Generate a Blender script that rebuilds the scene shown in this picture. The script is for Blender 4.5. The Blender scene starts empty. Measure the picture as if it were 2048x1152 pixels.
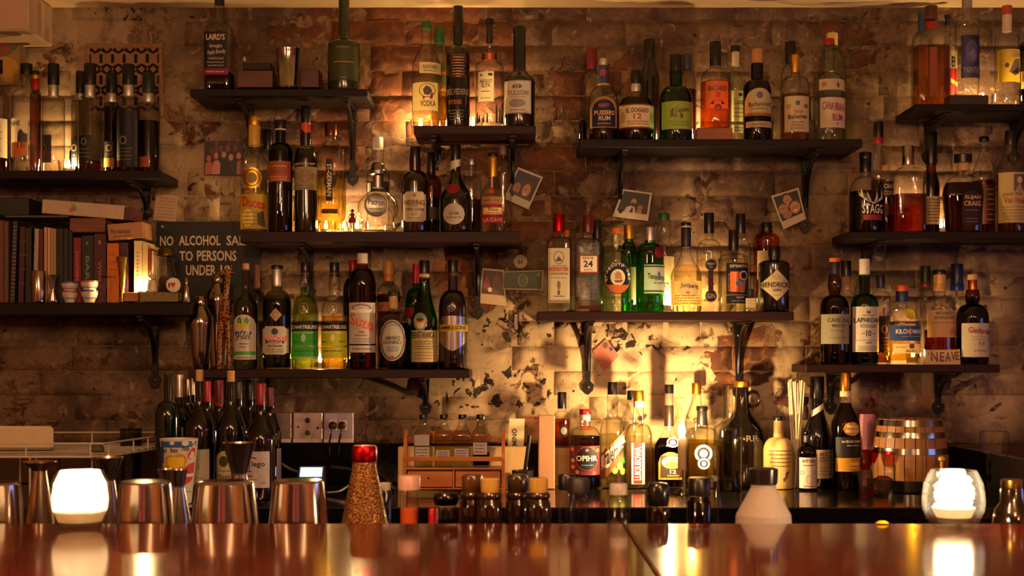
import bpy, math, random
from mathutils import Vector, Matrix
R = random.Random(7)
sc = bpy.context.scene
COL = sc.collection
# ------------------------------------------------------------------ camera, world, light, exposure
F = 2740.0; EY = 1.26; CAMY = -4.4
cd = bpy.data.cameras.new('camera'); cam = bpy.data.objects.new('camera', cd); COL.objects.link(cam)
cam.location = (0, CAMY, EY); cam.rotation_euler = (math.pi/2, 0, 0)
cd.sensor_width = 36; cd.lens = 36*F/2048; cd.shift_y = 139/2048; cd.clip_start = .05
cd.dof.use_dof = True; cd.dof.focus_distance = 4.13; cd.dof.aperture_fstop = 13.0
sc.camera = cam
w = bpy.data.worlds.new('world'); sc.world = w; w.use_nodes = True
w.node_tree.nodes['Background'].inputs[0].default_value = (.02, .01, .006, 1)
w.node_tree.nodes['Background'].inputs[1].default_value = .3
sc.view_settings.view_transform = 'Standard'; sc.view_settings.look = 'None'
sc.view_settings.gamma = 1; sc.view_settings.use_curve_mapping = False
sc.view_settings.exposure = 0.0
cy = sc.cycles
cy.use_denoising = True; cy.max_bounces = 8; cy.diffuse_bounces = 3; cy.glossy_bounces = 4
cy.transmission_bounces = 6; cy.transparent_max_bounces = 24; cy.sample_clamp_indirect = 4
cy.caustics_reflective = False; cy.caustics_refractive = False; cy.use_adaptive_sampling = True
cy.adaptive_threshold = .02; cy.blur_glossy = .5
def room_lamp(name, loc, power, color, size):
    l = bpy.data.lights.new(name, 'POINT'); l.energy = power; l.color = color; l.shadow_soft_size = size
    o = bpy.data.objects.new(name, l); COL.objects.link(o); o.location = loc
def room_window(name, loc, size, power, color, rot):
    l = bpy.data.lights.new(name, 'AREA'); l.shape = 'RECTANGLE'; l.size, l.size_y = size; l.energy = power; l.color = color
    o = bpy.data.objects.new(name, l); COL.objects.link(o); o.location = loc; o.rotation_euler = rot
room_lamp('pendant_light', (-.35, -3.7, 2.2), 68, (1, .56, .29), .06)
room_lamp('pendant_light', (.75, -4.6, 2.2), 68, (1, .56, .29), .06)
room_lamp('pendant_light', (-2.3, -5.0, 2.1), 58, (1, .56, .28), .08)
room_lamp('pendant_light', (1.9, -5.6, 2.1), 46, (1, .56, .28), .08)
# narrow lit door panes and coloured lights on the street side of the room, and a blue pane in the right wall
for x, pw, c in ((-.95, 9, (1, .82, .6)), (-.35, 5, (1, .25, .28)), (.05, 5, (1, .28, .3)), (.50, 6, (1, .85, .7))):
    room_window('street_pane', (x, -7.25, 1.35), (.10, 1.5), pw, c, (-math.pi/2, 0, 0))
room_window('blue_pane', (3.18, -1.9, 1.4), (.30, 1.3), 5, (.22, .36, 1), (0, math.pi/2, 0))
# ------------------------------------------------------------------ helpers
def X(px, D): return (px-1024)*D/F
def Z(py, D): return EY-(py-715)*D/F
def Y(D): return D+CAMY
def lin(h):
    h = h.lstrip('#'); c = [int(h[i:i+2], 16)/255 for i in (0, 2, 4)]
    return tuple(x/12.92 if x <= .04045 else ((x+.055)/1.055)**2.4 for x in c)
MC = {}
def nt(name):
    m = bpy.data.materials.new(name); m.use_nodes = True; n = m.node_tree; n.nodes.clear()
    o = n.nodes.new('ShaderNodeOutputMaterial')
    return m, n, o
def nd(n, t, **kw):
    x = n.nodes.new(t)
    for k, v in kw.items():
        if k.startswith('i_'): x.inputs[k[2:].replace('_', ' ')].default_value = v
        else: setattr(x, k, v)
    return x
def pbr(h, rough=.5, metal=0, coat=0, vary=.12, scale=60, bump=0, spec=.5):
    k = ('p', h, rough, metal, coat, vary, scale, bump)
    if k in MC: return MC[k]
    m, n, o = nt('surface_'+h); b = nd(n, 'ShaderNodeBsdfPrincipled')
    c = lin(h); L = n.links.new
    if vary or bump:
        tc = nd(n, 'ShaderNodeTexCoord'); ns = nd(n, 'ShaderNodeTexNoise'); ns.inputs['Scale'].default_value = scale; ns.inputs['Detail'].default_value = 3
        L(tc.outputs['Object'], ns.inputs['Vector'])
        mx = nd(n, 'ShaderNodeMix', data_type='RGBA'); L(ns.outputs[0], mx.inputs[0])
        mx.inputs[6].default_value = (*[x*(1-vary) for x in c], 1); mx.inputs[7].default_value = (*[min(1, x*(1+vary)) for x in c], 1)
        L(mx.outputs[2], b.inputs['Base Color'])
        if bump:
            bp = nd(n, 'ShaderNodeBump'); bp.inputs['Strength'].default_value = bump; bp.inputs['Distance'].default_value = .002
            L(ns.outputs[0], bp.inputs['Height']); L(bp.outputs[0], b.inputs['Normal'])
    else: b.inputs['Base Color'].default_value = (*c, 1)
    b.inputs['Roughness'].default_value = rough; b.inputs['Metallic'].default_value = metal
    b.inputs['Coat Weight'].default_value = coat; b.inputs['Coat Roughness'].default_value = .08
    L(b.outputs[0], o.inputs[0]); MC[k] = m; return m
def paper(h, tr=.3):
    k = ('pa', h, tr)
    if k in MC: return MC[k]
    m, n, o = nt('paper_'+h); c = lin(h); L = n.links.new
    tc = nd(n, 'ShaderNodeTexCoord'); ns = nd(n, 'ShaderNodeTexNoise'); ns.inputs['Scale'].default_value = 90
    L(tc.outputs['Object'], ns.inputs['Vector'])
    mx = nd(n, 'ShaderNodeMix', data_type='RGBA'); L(ns.outputs[0], mx.inputs[0])
    mx.inputs[6].default_value = (*[x*.85 for x in c], 1); mx.inputs[7].default_value = (*c, 1)
    b = nd(n, 'ShaderNodeBsdfPrincipled'); b.inputs['Roughness'].default_value = .55; L(mx.outputs[2], b.inputs['Base Color'])
    t = nd(n, 'ShaderNodeBsdfTranslucent'); L(mx.outputs[2], t.inputs[0])
    s = nd(n, 'ShaderNodeMixShader'); s.inputs[0].default_value = tr; L(b.outputs[0], s.inputs[1]); L(t.outputs[0], s.inputs[2])
    L(s.outputs[0], o.inputs[0]); MC[k] = m; return m
def ink(h): return pbr(h, .5, 0, 0, 0)
def metal(h, r=.22): return pbr(h, r, 1, 0, .05)
def plas(h, r=.3): return pbr(h, r, 0, 0, .08)
GL = dict(clear=((.975, .98, .95), (.11, .11, .09)), grn=((.05, .42, .08), (.005, .06, .01)), dkg=((.03, .075, .015), (.004, .01, .002)),
          olive=((.45, .27, .07), (.08, .05, .01)), brown=((.45, .17, .035), (.08, .02, .005)), pale=((.84, .92, .76), (.36, .46, .26)),
          smoke=((.55, .58, .52), (.16, .17, .14)), ambr=((.80, .30, .05), (.35, .08, .01)), dkb=((.10, .03, .008), (.01, .004, .002)),
          thick=((.82, .82, .76), (.07, .06, .04)), blk=((.012, .010, .008), (.002, .002, .002)), blkred=((.03, .008, .01), (.004, .002, .002)))
def glass(kind, bump=0, rough=.02):
    k = ('g', kind, bump, rough)
    if k in MC: return MC[k]
    a, e = GL[kind]; m, n, o = nt('glass_'+kind); L = n.links.new
    lw = nd(n, 'ShaderNodeLayerWeight'); lw.inputs[0].default_value = .5
    pw = nd(n, 'ShaderNodeMath', operation='POWER'); pw.inputs[1].default_value = 2.9; L(lw.outputs['Facing'], pw.inputs[0])
    mx = nd(n, 'ShaderNodeMix', data_type='RGBA'); L(pw.outputs[0], mx.inputs[0])
    mx.inputs[6].default_value = (*a, 1); mx.inputs[7].default_value = (*e, 1)
    t = nd(n, 'ShaderNodeBsdfTransparent'); L(mx.outputs[2], t.inputs[0])
    g = nd(n, 'ShaderNodeBsdfGlossy'); g.inputs['Roughness'].default_value = rough+.015
    l2 = nd(n, 'ShaderNodeLayerWeight'); l2.inputs[0].default_value = .5
    p5 = nd(n, 'ShaderNodeMath', operation='POWER'); p5.inputs[1].default_value = 4.5; L(l2.outputs['Facing'], p5.inputs[0])
    fr = nd(n, 'ShaderNodeMath', operation='MULTIPLY_ADD'); fr.inputs[1].default_value = .75; fr.inputs[2].default_value = .05; L(p5.outputs[0], fr.inputs[0])
    tc = nd(n, 'ShaderNodeTexCoord'); ns = nd(n, 'ShaderNodeTexNoise'); ns.inputs['Scale'].default_value = 25 if bump < .3 else 140
    L(tc.outputs['Object'], ns.inputs['Vector'])
    bp = nd(n, 'ShaderNodeBump'); bp.inputs['Strength'].default_value = .12+bump; bp.inputs['Distance'].default_value = .003
    L(ns.outputs[0], bp.inputs['Height'])
    for q in (g, l2): L(bp.outputs[0], q.inputs['Normal'])
    s = nd(n, 'ShaderNodeMixShader'); L(fr.outputs[0], s.inputs[0]); L(t.outputs[0], s.inputs[1]); L(g.outputs[0], s.inputs[2])
    L(s.outputs[0], o.inputs[0]); MC[k] = m; return m
def liquid(h, refr=.25, p=1.0):
    k = ('l', h, refr)
    if k in MC: return MC[k]
    c = tuple(x**.6 for x in lin(h)); m, n, o = nt('liquid_'+h); L = n.links.new
    t = nd(n, 'ShaderNodeBsdfTransparent'); t.inputs[0].default_value = (*c, 1)
    g = nd(n, 'ShaderNodeBsdfRefraction'); g.inputs[0].default_value = (*c, 1); g.inputs['IOR'].default_value = 1.3; g.inputs['Roughness'].default_value = .03
    s = nd(n, 'ShaderNodeMixShader'); s.inputs[0].default_value = refr; L(t.outputs[0], s.inputs[1]); L(g.outputs[0], s.inputs[2])
    L(s.outputs[0], o.inputs[0]); MC[k] = m; return m
def emit(name, c, s):
    k = ('e', name)
    if k in MC: return MC[k]
    m, n, o = nt(name); e = nd(n, 'ShaderNodeEmission'); e.inputs[0].default_value = (*c, 1); e.inputs[1].default_value = s
    n.links.new(e.outputs[0], o.inputs[0]); MC[k] = m; return m
def woodm(h1, h2, rough=.35, scale=(3, 3, 40), coat=0, nm='wood', spec=.5):
    k = ('w', h1, h2, rough, scale, coat)
    if k in MC: return MC[k]
    m, n, o = nt(nm+'_'+h1); L = n.links.new
    tc = nd(n, 'ShaderNodeTexCoord'); mp = nd(n, 'ShaderNodeMapping'); mp.inputs['Scale'].default_value = scale
    L(tc.outputs['Object'], mp.inputs[0]); ns = nd(n, 'ShaderNodeTexNoise'); ns.inputs['Scale'].default_value = 1.5; ns.inputs['Detail'].default_value = 6; ns.inputs['Distortion'].default_value = .6
    L(mp.outputs[0], ns.inputs['Vector']); cr = nd(n, 'ShaderNodeValToRGB'); cr.color_ramp.elements[0].position = .3; cr.color_ramp.elements[1].position = .7
    cr.color_ramp.elements[0].color = (*lin(h1), 1); cr.color_ramp.elements[1].color = (*lin(h2), 1); L(ns.outputs[0], cr.inputs[0])
    b = nd(n, 'ShaderNodeBsdfPrincipled'); b.inputs['Roughness'].default_value = rough; b.inputs['Specular IOR Level'].default_value = spec; b.inputs['Coat Weight'].default_value = coat; b.inputs['Coat Roughness'].default_value = .06
    bp = nd(n, 'ShaderNodeBump'); bp.inputs['Strength'].default_value = .1; bp.inputs['Distance'].default_value = .001; L(ns.outputs[0], bp.inputs['Height']); L(bp.outputs[0], b.inputs['Normal'])
    L(cr.outputs[0], b.inputs['Base Color']); L(b.outputs[0], o.inputs[0]); MC[k] = m; return m
# ------------------------------------------------------------------ geometry
class MB:
    def __init__(s): s.v = []; s.f = []; s.m = []; s.mats = []
    def mi(s, mat):
        if mat not in s.mats: s.mats.append(mat)
        return s.mats.index(mat)
    def add(s, vs, fs, mat, M=None):
        b = len(s.v); i = s.mi(mat)
        s.v += [tuple(M @ Vector(p)) for p in vs] if M else [tuple(p) for p in vs]
        s.f += [tuple(b+q for q in f) for f in fs]; s.m += [i]*len(fs); return s
    def box(s, c, d, mat, M=None, bev=0):
        x, y, z = [q/2 for q in d]; cx, cy_, cz = c
        if not bev:
            vs = [(cx+i*x, cy_+j*y, cz+k*z) for i in (-1, 1) for j in (-1, 1) for k in (-1, 1)]
            fs = [(0, 1, 3, 2), (4, 6, 7, 5), (0, 4, 5, 1), (2, 3, 7, 6), (0, 2, 6, 4), (1, 5, 7, 3)]
            return s.add(vs, fs, mat, M)
        b = min(bev, x*.9, y*.9, z*.9); vs = []; fs = []   # chamfered box, 24 verts
        idx = {}
        for i in (-1, 1):
            for j in (-1, 1):
                for k in (-1, 1):
                    for a in range(3):
                        p = [i*(x-b), j*(y-b), k*(z-b)]; p[a] = (i*x, j*y, k*z)[a]
                        idx[i, j, k, a] = len(vs); vs.append((cx+p[0], cy_+p[1], cz+p[2]))
        q = [(-1, -1), (1, -1), (1, 1), (-1, 1)]
        for sg in (-1, 1):
            fs.append([idx[sg, u, v, 0] for u, v in (q if sg > 0 else q[::-1])])
            fs.append([idx[u, sg, v, 1] for u, v in (q[::-1] if sg > 0 else q)])
            fs.append([idx[u, v, sg, 2] for u, v in (q if sg > 0 else q[::-1])])
        for a in (-1, 1):
            for c2 in (-1, 1):
                fs.append([idx[a, c2, -1, 0], idx[a, c2, -1, 1], idx[a, c2, 1, 1], idx[a, c2, 1, 0]])
                fs.append([idx[a, -1, c2, 0], idx[a, -1, c2, 2], idx[a, 1, c2, 2], idx[a, 1, c2, 0]])
                fs.append([idx[-1, a, c2, 1], idx[-1, a, c2, 2], idx[1, a, c2, 2], idx[1, a, c2, 1]])
        for i in (-1, 1):
            for j in (-1, 1):
                for k in (-1, 1): fs.append([idx[i, j, k, 0], idx[i, j, k, 1], idx[i, j, k, 2]])
        return s.add(vs, fs, mat, M)
    def lathe(s, pr, mat, n=24, sy=1, e=2, M=None, cap0=True, cap1=True):
        vs = []; fs = []
        def sec(r, a):
            c, q = math.cos(a), math.sin(a)
            return (r*math.copysign(abs(c)**(2/e), c), r*sy*math.copysign(abs(q)**(2/e), q))
        for r, z in pr:
            for i in range(n):
                x, y = sec(r, 2*math.pi*(i+.5)/n); vs.append((x, y, z))
        for j in range(len(pr)-1):
            for i in range(n):
                k = (i+1) % n; fs.append((j*n+i, j*n+k, (j+1)*n+k, (j+1)*n+i))
        if cap0: fs.append(tuple(range(n))[::-1])
        if cap1: fs.append(tuple((len(pr)-1)*n+i for i in range(n)))
        return s.add(vs, fs, mat, M)
    def tube(s, pts, r, mat, n=6, M=None, rs=None):
        pts = [Vector(p) for p in pts]; vs = []; fs = []
        for i, p in enumerate(pts):
            t = (pts[min(i+1, len(pts)-1)]-pts[max(i-1, 0)]).normalized()
            u = t.cross(Vector((0, 0, 1)));
            if u.length < .05: u = t.cross(Vector((1, 0, 0)))
            u.normalize(); v = t.cross(u); rr = rs[i] if rs else r
            for k in range(n):
                a = 2*math.pi*k/n; vs.append(tuple(p+rr*(u*math.cos(a)+v*math.sin(a))))
        for j in range(len(pts)-1):
            for i in range(n):
                k = (i+1) % n; fs.append((j*n+i, j*n+k, (j+1)*n+k, (j+1)*n+i))
        fs.append(tuple(range(n))[::-1]); fs.append(tuple((len(pts)-1)*n+i for i in range(n)))
        return s.add(vs, fs, mat, M)
    def ball(s, c, r, mat, n=12, m=8, sc3=(1, 1, 1)):
        pr = [(r*math.sin(math.pi*i/m)+1e-5, -r*math.cos(math.pi*i/m)) for i in range(m+1)]
        return s.lathe(pr, mat, n, M=Matrix.Translation(c) @ Matrix.Diagonal((*sc3, 1)))
    def prism(s, poly, y0, y1, mat, M=None):   # poly in xz, extruded along y
        n = len(poly); vs = [(x, y0, z) for x, z in poly]+[(x, y1, z) for x, z in poly]
        fs = [tuple(range(n)), tuple(range(2*n-1, n-1, -1))]+[(i, i+n, (i+1) % n+n, (i+1) % n) for i in range(n)]
        return s.add(vs, fs, mat, M)
    def build(s, name, parent=None, smooth=35, loc=None, **props):
        me = bpy.data.meshes.new(name); me.from_pydata(s.v, [], s.f)
        for m in s.mats: me.materials.append(m)
        me.polygons.foreach_set('material_index', s.m)
        if smooth:
            me.polygons.foreach_set('use_smooth', [True]*len(s.f)); me.set_sharp_from_angle(angle=math.radians(smooth))
        me.update(); o = bpy.data.objects.new(name, me); COL.objects.link(o)
        if parent: o.parent = parent
        if loc: o.location = loc
        for k, v in props.items(): o[k] = v
        return o
def tag(o, label, cat, group=None):
    o['label'] = label; o['category'] = cat
    if group: o['group'] = group
    return o
def thing(name, label, cat, loc, group=None, rz=0):
    o = bpy.data.objects.new(name, None); COL.objects.link(o); o.location = loc; o.rotation_euler = (0, 0, rz)
    o.empty_display_size = .02
    return tag(o, label, cat, group)
TX = {}
def textmesh(st):
    if st in TX: return TX[st]
    c = bpy.data.curves.new('lettering', 'FONT'); c.body = st; c.resolution_u = 2; c.fill_mode = 'BOTH'; c.offset = .022
    o = bpy.data.objects.new('lettering', c)
    me = bpy.data.meshes.new_from_object(o)
    vs = [(v.co.x, v.co.y) for v in me.vertices]; fs = [tuple(p.vertices) for p in me.polygons]
    bpy.data.objects.remove(o); bpy.data.curves.remove(c); bpy.data.meshes.remove(me)
    if vs:
        x0 = min(v[0] for v in vs); x1 = max(v[0] for v in vs); y0 = min(v[1] for v in vs); y1 = max(v[1] for v in vs)
        vs = [((x-x0)/(x1-x0+1e-9), (y-y0)/(y1-y0+1e-9)) for x, y in vs]
    TX[st] = (vs, fs); return TX[st]
def draw(mb, items, P, off0):
    """flat print. items in photo pixels; P(px, py, off) -> local point on the printed surface"""
    for n_, it in enumerate(items):
        k = it[0]; off = off0+n_*.00007
        if k[:1] == '@':     # shapes: @r rect, @o oval, @l fine print, @p polygon, @ring
            if k == '@r':
                _, x0, y0, x1, y1, c = it; n = max(1, int(abs(x1-x0)/4)); xs = [x0+(x1-x0)*i/n for i in range(n+1)]
                polys = [[(u, y1), (v, y1), (v, y0), (u, y0)] for u, v in zip(xs, xs[1:])]
            elif k == '@o':
                _, x0, y0, x1, y1, c = it; n = max(6, int((x1-x0)/4)); m_ = (y0+y1)/2; h = (y1-y0)/2
                q = [(x0+(x1-x0)*(1-math.cos(math.pi*i/n))/2, h*math.sin(math.pi*i/n)) for i in range(n+1)]
                polys = [[(u, m_+a), (v, m_+b), (v, m_-b), (u, m_-a)] for (u, a), (v, b) in zip(q, q[1:])]
            elif k == '@ring':
                _, x0, y0, x1, y1, c, t_ = it; polys = []
                for t in range(20):
                    q = []
                    for a, s_ in ((t, 0), (t+1, 0), (t+1, t_), (t, t_)):
                        q.append(((x0+x1)/2+((x1-x0)/2-s_)*math.cos(a*math.pi/10), (y0+y1)/2+((y1-y0)/2-s_)*math.sin(a*math.pi/10)))
                    polys.append(q)
            elif k == '@p':
                _, pts, c = it; polys = [pts]; xa, xb = min(p[0] for p in pts), max(p[0] for p in pts)
                if xb-xa > 11:     # slice wide shapes into columns so that they follow the curved glass
                    xs = sorted({p[0] for p in pts} | {xa+(xb-xa)*i/6 for i in range(1, 6)}); cols = []
                    for x in xs:
                        ys = [p[1]+(q[1]-p[1])*((x-p[0])/(q[0]-p[0])) for p, q in zip(pts, pts[1:]+pts[:1]) if p[0] != q[0] and min(p[0], q[0])-1e-6 <= x <= max(p[0], q[0])+1e-6]
                        cols.append((x, min(ys), max(ys)))
                    polys = [[(a[0], a[2]), (b[0], b[2]+1e-4), (b[0], b[1]), (a[0], a[1]-1e-4)] for a, b in zip(cols, cols[1:])]
            elif k == '@l':
                _, x0, y0, x1, y1, c, rows = it; polys = []; rr = random.Random(int(x0*7+y0))
                for i in range(rows):
                    yy = y0+(y1-y0)*(i+.5)/rows; x = x0+rr.random()*(x1-x0)*.12; h = min(1.0, (y1-y0)/rows*.26)
                    xe = x1-rr.random()*(x1-x0)*.12
                    while x < xe:
                        l = 1.2+rr.random()*4; polys.append([(x, yy+h), (min(x+l, xe), yy+h), (min(x+l, xe), yy-h), (x, yy-h)]); x += l+1
            m = c if not isinstance(c, str) else ink(c)
            for p in polys:
                mb.add([P(x, y, off) for x, y in p], [tuple(range(len(p)))], m)
        else:
            st, x0, y0, x1, y1, c = it[:6]; rot = it[6] if len(it) > 6 else 0
            vs, fs = textmesh(st); out = []
            for u, v in vs:
                if rot == 90: a, b = x0+(1-v)*(x1-x0), y1-u*(y1-y0)   # reads upward
                elif rot == -90: a, b = x0+v*(x1-x0), y0+u*(y1-y0)    # reads downward
                elif rot: a, b = x0+u*(x1-x0), y1-v*(y1-y0)-(u-.5)*rot
                else: a, b = x0+u*(x1-x0), y1-v*(y1-y0)
                out.append(P(a, b, off+.0003))
            mb.add(out, fs, ink(c) if isinstance(c, str) else c)
def shape_cols(sh, x0, y0, x1, y1, n=14):
    out = []
    for i in range(n+1):
        u = i/n*2-1; x = x0+(x1-x0)*i/n; h = y1-y0
        if sh == 'r': t, b = y0, y1
        elif sh == 'a': t = y0+(x1-x0)*.5*(1-math.sqrt(max(0, 1-u*u)))*.9; b = y1
        elif sh == 'o': q = math.sqrt(max(0, 1-u*u)); t = (y0+y1)/2-h/2*q; b = (y0+y1)/2+h/2*q
        elif sh == 'd': q = 1-abs(u); t = (y0+y1)/2-h/2*q; b = (y0+y1)/2+h/2*q
        elif sh == 's': t = y0+2*abs(u); b = y1-h*.25*abs(u)**1.5
        elif sh == 'n': q = 1 if abs(u) > .8 else 0; t = y0+5*q; b = y1-3*q
        elif sh == 't': t = y0+(i/n)*0; b = y1
        out.append((x, t, b))
    return out
# ------------------------------------------------------------------ room shell
DW = 4.40                                   # distance from the lens to the brick face
ZC = Z(15, DW)                              # ceiling height
BLOBS = [(840, 130, 190, 130, .95), (1030, 420, 130, 90, .8), (1120, 330, 90, 60, .7), (660, 60, 110, 40, .7), (680, 290, 90, 60, .8), (380, 240, 60, 60, .5),
         (1480, 700, 70, 60, .8), (940, 560, 70, 80, .65), (1190, 180, 90, 110, .6), (1620, 780, 60, 50, .6), (130, 120, 60, 60, .4), (1680, 120, 160, 90, .42), (1660, 650, 40, 60, .5), (960, 330, 120, 60, .7)]
CH = [(1000, 780, 180, 60, 1), (1080, 650, 120, 50, 1), (1280, 680, 120, 30, 1), (250, 30, 200, 20, .8), (1050, 30, 110, 20, .9), (940, 480, 120, 80, .8), (1300, 760, 160, 60, .3)]
CLEAN = [(1260, 770, 330, 150, 1), (1000, 800, 120, 80, .8), (1990, 800, 50, 60, .7), (1370, 330, 40, 120, .4), (370, 340, 80, 160, .55), (170, 60, 150, 60, .4), (110, 200, 80, 110, .4), (1960, 640, 60, 100, .5), (1700, 380, 60, 100, .3), (1400, 620, 120, 60, .4)]
def wall_mat(joint=False):
    m, n, o = nt('painted_brick'); L = n.links.new
    ge = nd(n, 'ShaderNodeNewGeometry'); pos = ge.outputs['Position']
    def noise(sc_, det=5, dist=0, vec=None, rough=.55):
        x = nd(n, 'ShaderNodeTexNoise'); x.inputs['Scale'].default_value = sc_; x.inputs['Detail'].default_value = det
        x.inputs['Distortion'].default_value = dist; x.inputs['Roughness'].default_value = rough; L(vec or pos, x.inputs['Vector']); return x.outputs[0]
    def mth(op, a, b=None, c=None):
        x = nd(n, 'ShaderNodeMath', operation=op)
        for i, q in enumerate((a, b, c)):
            if q is None: continue
            if isinstance(q, (int, float)): x.inputs[i].default_value = q
            else: L(q, x.inputs[i])
        return x.outputs[0]
    def step(v, lo, hi):
        x = nd(n, 'ShaderNodeMapRange', interpolation_type='SMOOTHSTEP'); L(v, x.inputs[0]); x.inputs[1].default_value = lo; x.inputs[2].default_value = hi; return x.outputs[0]
    def mix(f, a, b):
        x = nd(n, 'ShaderNodeMix', data_type='RGBA')
        for i, q in ((0, f), (6, a), (7, b)):
            if isinstance(q, tuple): x.inputs[i].default_value = (*q, 1)
            elif isinstance(q, float): x.inputs[i].default_value = q
            else: L(q, x.inputs[i])
        return x.outputs[2]
    def blobs(bl, base):     # where the old paint has come away, in metres on the wall
        out = base
        for x, y, sx, sy, a in bl:
            v = nd(n, 'ShaderNodeVectorMath', operation='MULTIPLY_ADD'); L(pos, v.inputs[0])
            ix, iz = F/DW/sx, F/DW/sy; v.inputs[1].default_value = (ix, 0, iz); v.inputs[2].default_value = (-X(x, DW)*ix, 0, -Z(y, DW)*iz)
            l = nd(n, 'ShaderNodeVectorMath', operation='LENGTH'); L(v.outputs[0], l.inputs[0])
            r = nd(n, 'ShaderNodeMapRange', interpolation_type='SMOOTHSTEP'); L(l.outputs['Value'], r.inputs[0]); r.inputs[1].default_value = .3; r.inputs[2].default_value = 1.9; r.inputs[3].default_value = a; r.inputs[4].default_value = 0
            out = mth('MAXIMUM', out, r.outputs[0])
        return out
    bare = blobs(BLOBS, .2); chips = blobs(CH, .12)
    oi = nd(n, 'ShaderNodeObjectInfo')
    n1 = noise(5.5, 8, .4); n2 = noise(26, 6, .8); n3 = noise(2.2, 4)
    brick = mix(step(noise(7, 5, .5), .38, .62), lin('#6e3a18'), lin('#3e2213')); brick = mix(mth('MULTIPLY', oi.outputs['Random'], .5), brick, lin('#522b16')); brick = mix(step(n2, .45, .7), brick, lin('#80502c'))
    if joint: brick = mix(step(n2, .4, .6), lin('#846445'), lin('#5e442e'))
    dirt = mix(step(noise(3.6, 8, .6, None, .65), .40, .62), lin('#765c45'), lin('#443022')); dirt = mix(mth('MULTIPLY', step(noise(58, 4, .5), .45, .65), .5), dirt, lin('#4c3420'))
    mp = nd(n, 'ShaderNodeMapping'); mp.inputs['Scale'].default_value = (26, 10, 1.6); L(pos, mp.inputs[0])
    drip = step(noise(1, 4, .3, mp.outputs[0]), .58, .75)
    paint = mix(mth('MULTIPLY', drip, .45), dirt, lin('#5a3a20')); paint = mix(step(n2, .58, .72), paint, lin('#8e7256'))
    paint = mix(mth('MULTIPLY', blobs(CLEAN, 0), step(noise(9, 6, .6), .30, .52)), paint, lin('#d0b48c'))
    f = mth('ADD', mth('MULTIPLY', n1, .62), mth('MULTIPLY', n2, .38)); f = mth('SUBTRACT', mth('ADD', mth('MULTIPLY', bare, .34), .345), f)
    msk = step(f, -.025, .03)
    c = mix(msk, paint, brick)
    # small dark chips and old screw holes
    vr = nd(n, 'ShaderNodeTexVoronoi'); vr.inputs['Scale'].default_value = 15; L(pos, vr.inputs['Vector'])
    hole = mth('MULTIPLY', step(vr.outputs['Distance'], .10, .07), step(noise(2.7, 2), .5, .56))
    ch = step(mth('SUBTRACT', mth('ADD', noise(30, 7, .5), mth('MULTIPLY', noise(4.3, 3), .5)), mth('SUBTRACT', 1.02, mth('MULTIPLY', chips, .20))), -.01, .02)
    c = mix(mth('MAXIMUM', hole, ch), c, lin('#2a1a10'))
    b = nd(n, 'ShaderNodeBsdfPrincipled'); b.inputs['Roughness'].default_value = .8; L(c, b.inputs['Base Color'])
    hgt = mth('ADD', mth('MULTIPLY', n2, .6), mth('ADD', mth('MULTIPLY', msk, -.5), mth('MULTIPLY', ch, -.6)))
    bp = nd(n, 'ShaderNodeBump'); bp.inputs['Strength'].default_value = 1; bp.inputs['Distance'].default_value = .010; L(hgt, bp.inputs['Height']); L(bp.outputs[0], b.inputs['Normal'])
    L(b.outputs[0], o.inputs[0]); return m
WM = wall_mat(); WJ = wall_mat(True)
wb = bpy.data.objects.new('wall_back', None); COL.objects.link(wb); wb['kind'] = 'structure'
# mortar bed behind the bricks, full wall, with an opening for nothing: bricks stand 6 mm proud
mm = MB(); mm.box((0, .0519, ZC/2), (6.4, .1, ZC), WJ); q = mm.build('mortar', wb, 0)
base_b = []
CHT = .0803; BL = .2360
def brick_mesh(L_, seed):
    r = random.Random(seed); nx = 6 if L_ > .15 else 3; nz = 3; vs = []; fs = []; hl = L_/2; hz = (CHT-.004)/2
    rows = []
    for j in range(nz+1):
        for i in range(nx+1):
            x = -hl+L_*i/nx; z = -hz+2*hz*j/nz
            ed = (i in (0, nx)) or (j in (0, nz)); x += r.uniform(-.0012, .0012); z += r.uniform(-.001, .001)
            vs.append((x, (.0013 if ed else 0)+r.uniform(-.0009, .0009), z))
    for j in range(nz):
        for i in range(nx):
            a = j*(nx+1)+i; fs.append((a, a+1, a+nx+2, a+nx+1))
    per = [i for i in range(nx+1)]+[(j*(nx+1)+nx) for j in range(1, nz+1)]+[nz*(nx+1)+i for i in range(nx-1, -1, -1)]+[j*(nx+1) for j in range(nz-1, 0, -1)]
    b = len(vs); vs += [(vs[p][0], .02, vs[p][2]) for p in per]
    for k in range(len(per)):
        l = (k+1) % len(per); fs.append((per[l], per[k], b+k, b+l))
    me = bpy.data.meshes.new('brick'); me.from_pydata(vs, [], fs); me.materials.append(WM)
    me.polygons.foreach_set('use_smooth', [True]*len(fs)); me.update(); return me
FULL = [brick_mesh(BL-.004, s) for s in range(5)]; HALF = [brick_mesh(BL/2-.004, 20+s) for s in range(3)]
z0 = Z(42, DW)
vx0, vx1, vz0, vz1 = X(172, DW), X(326, DW), Z(232, DW), Z(88, DW)
cnt = 0; spots = []
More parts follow.
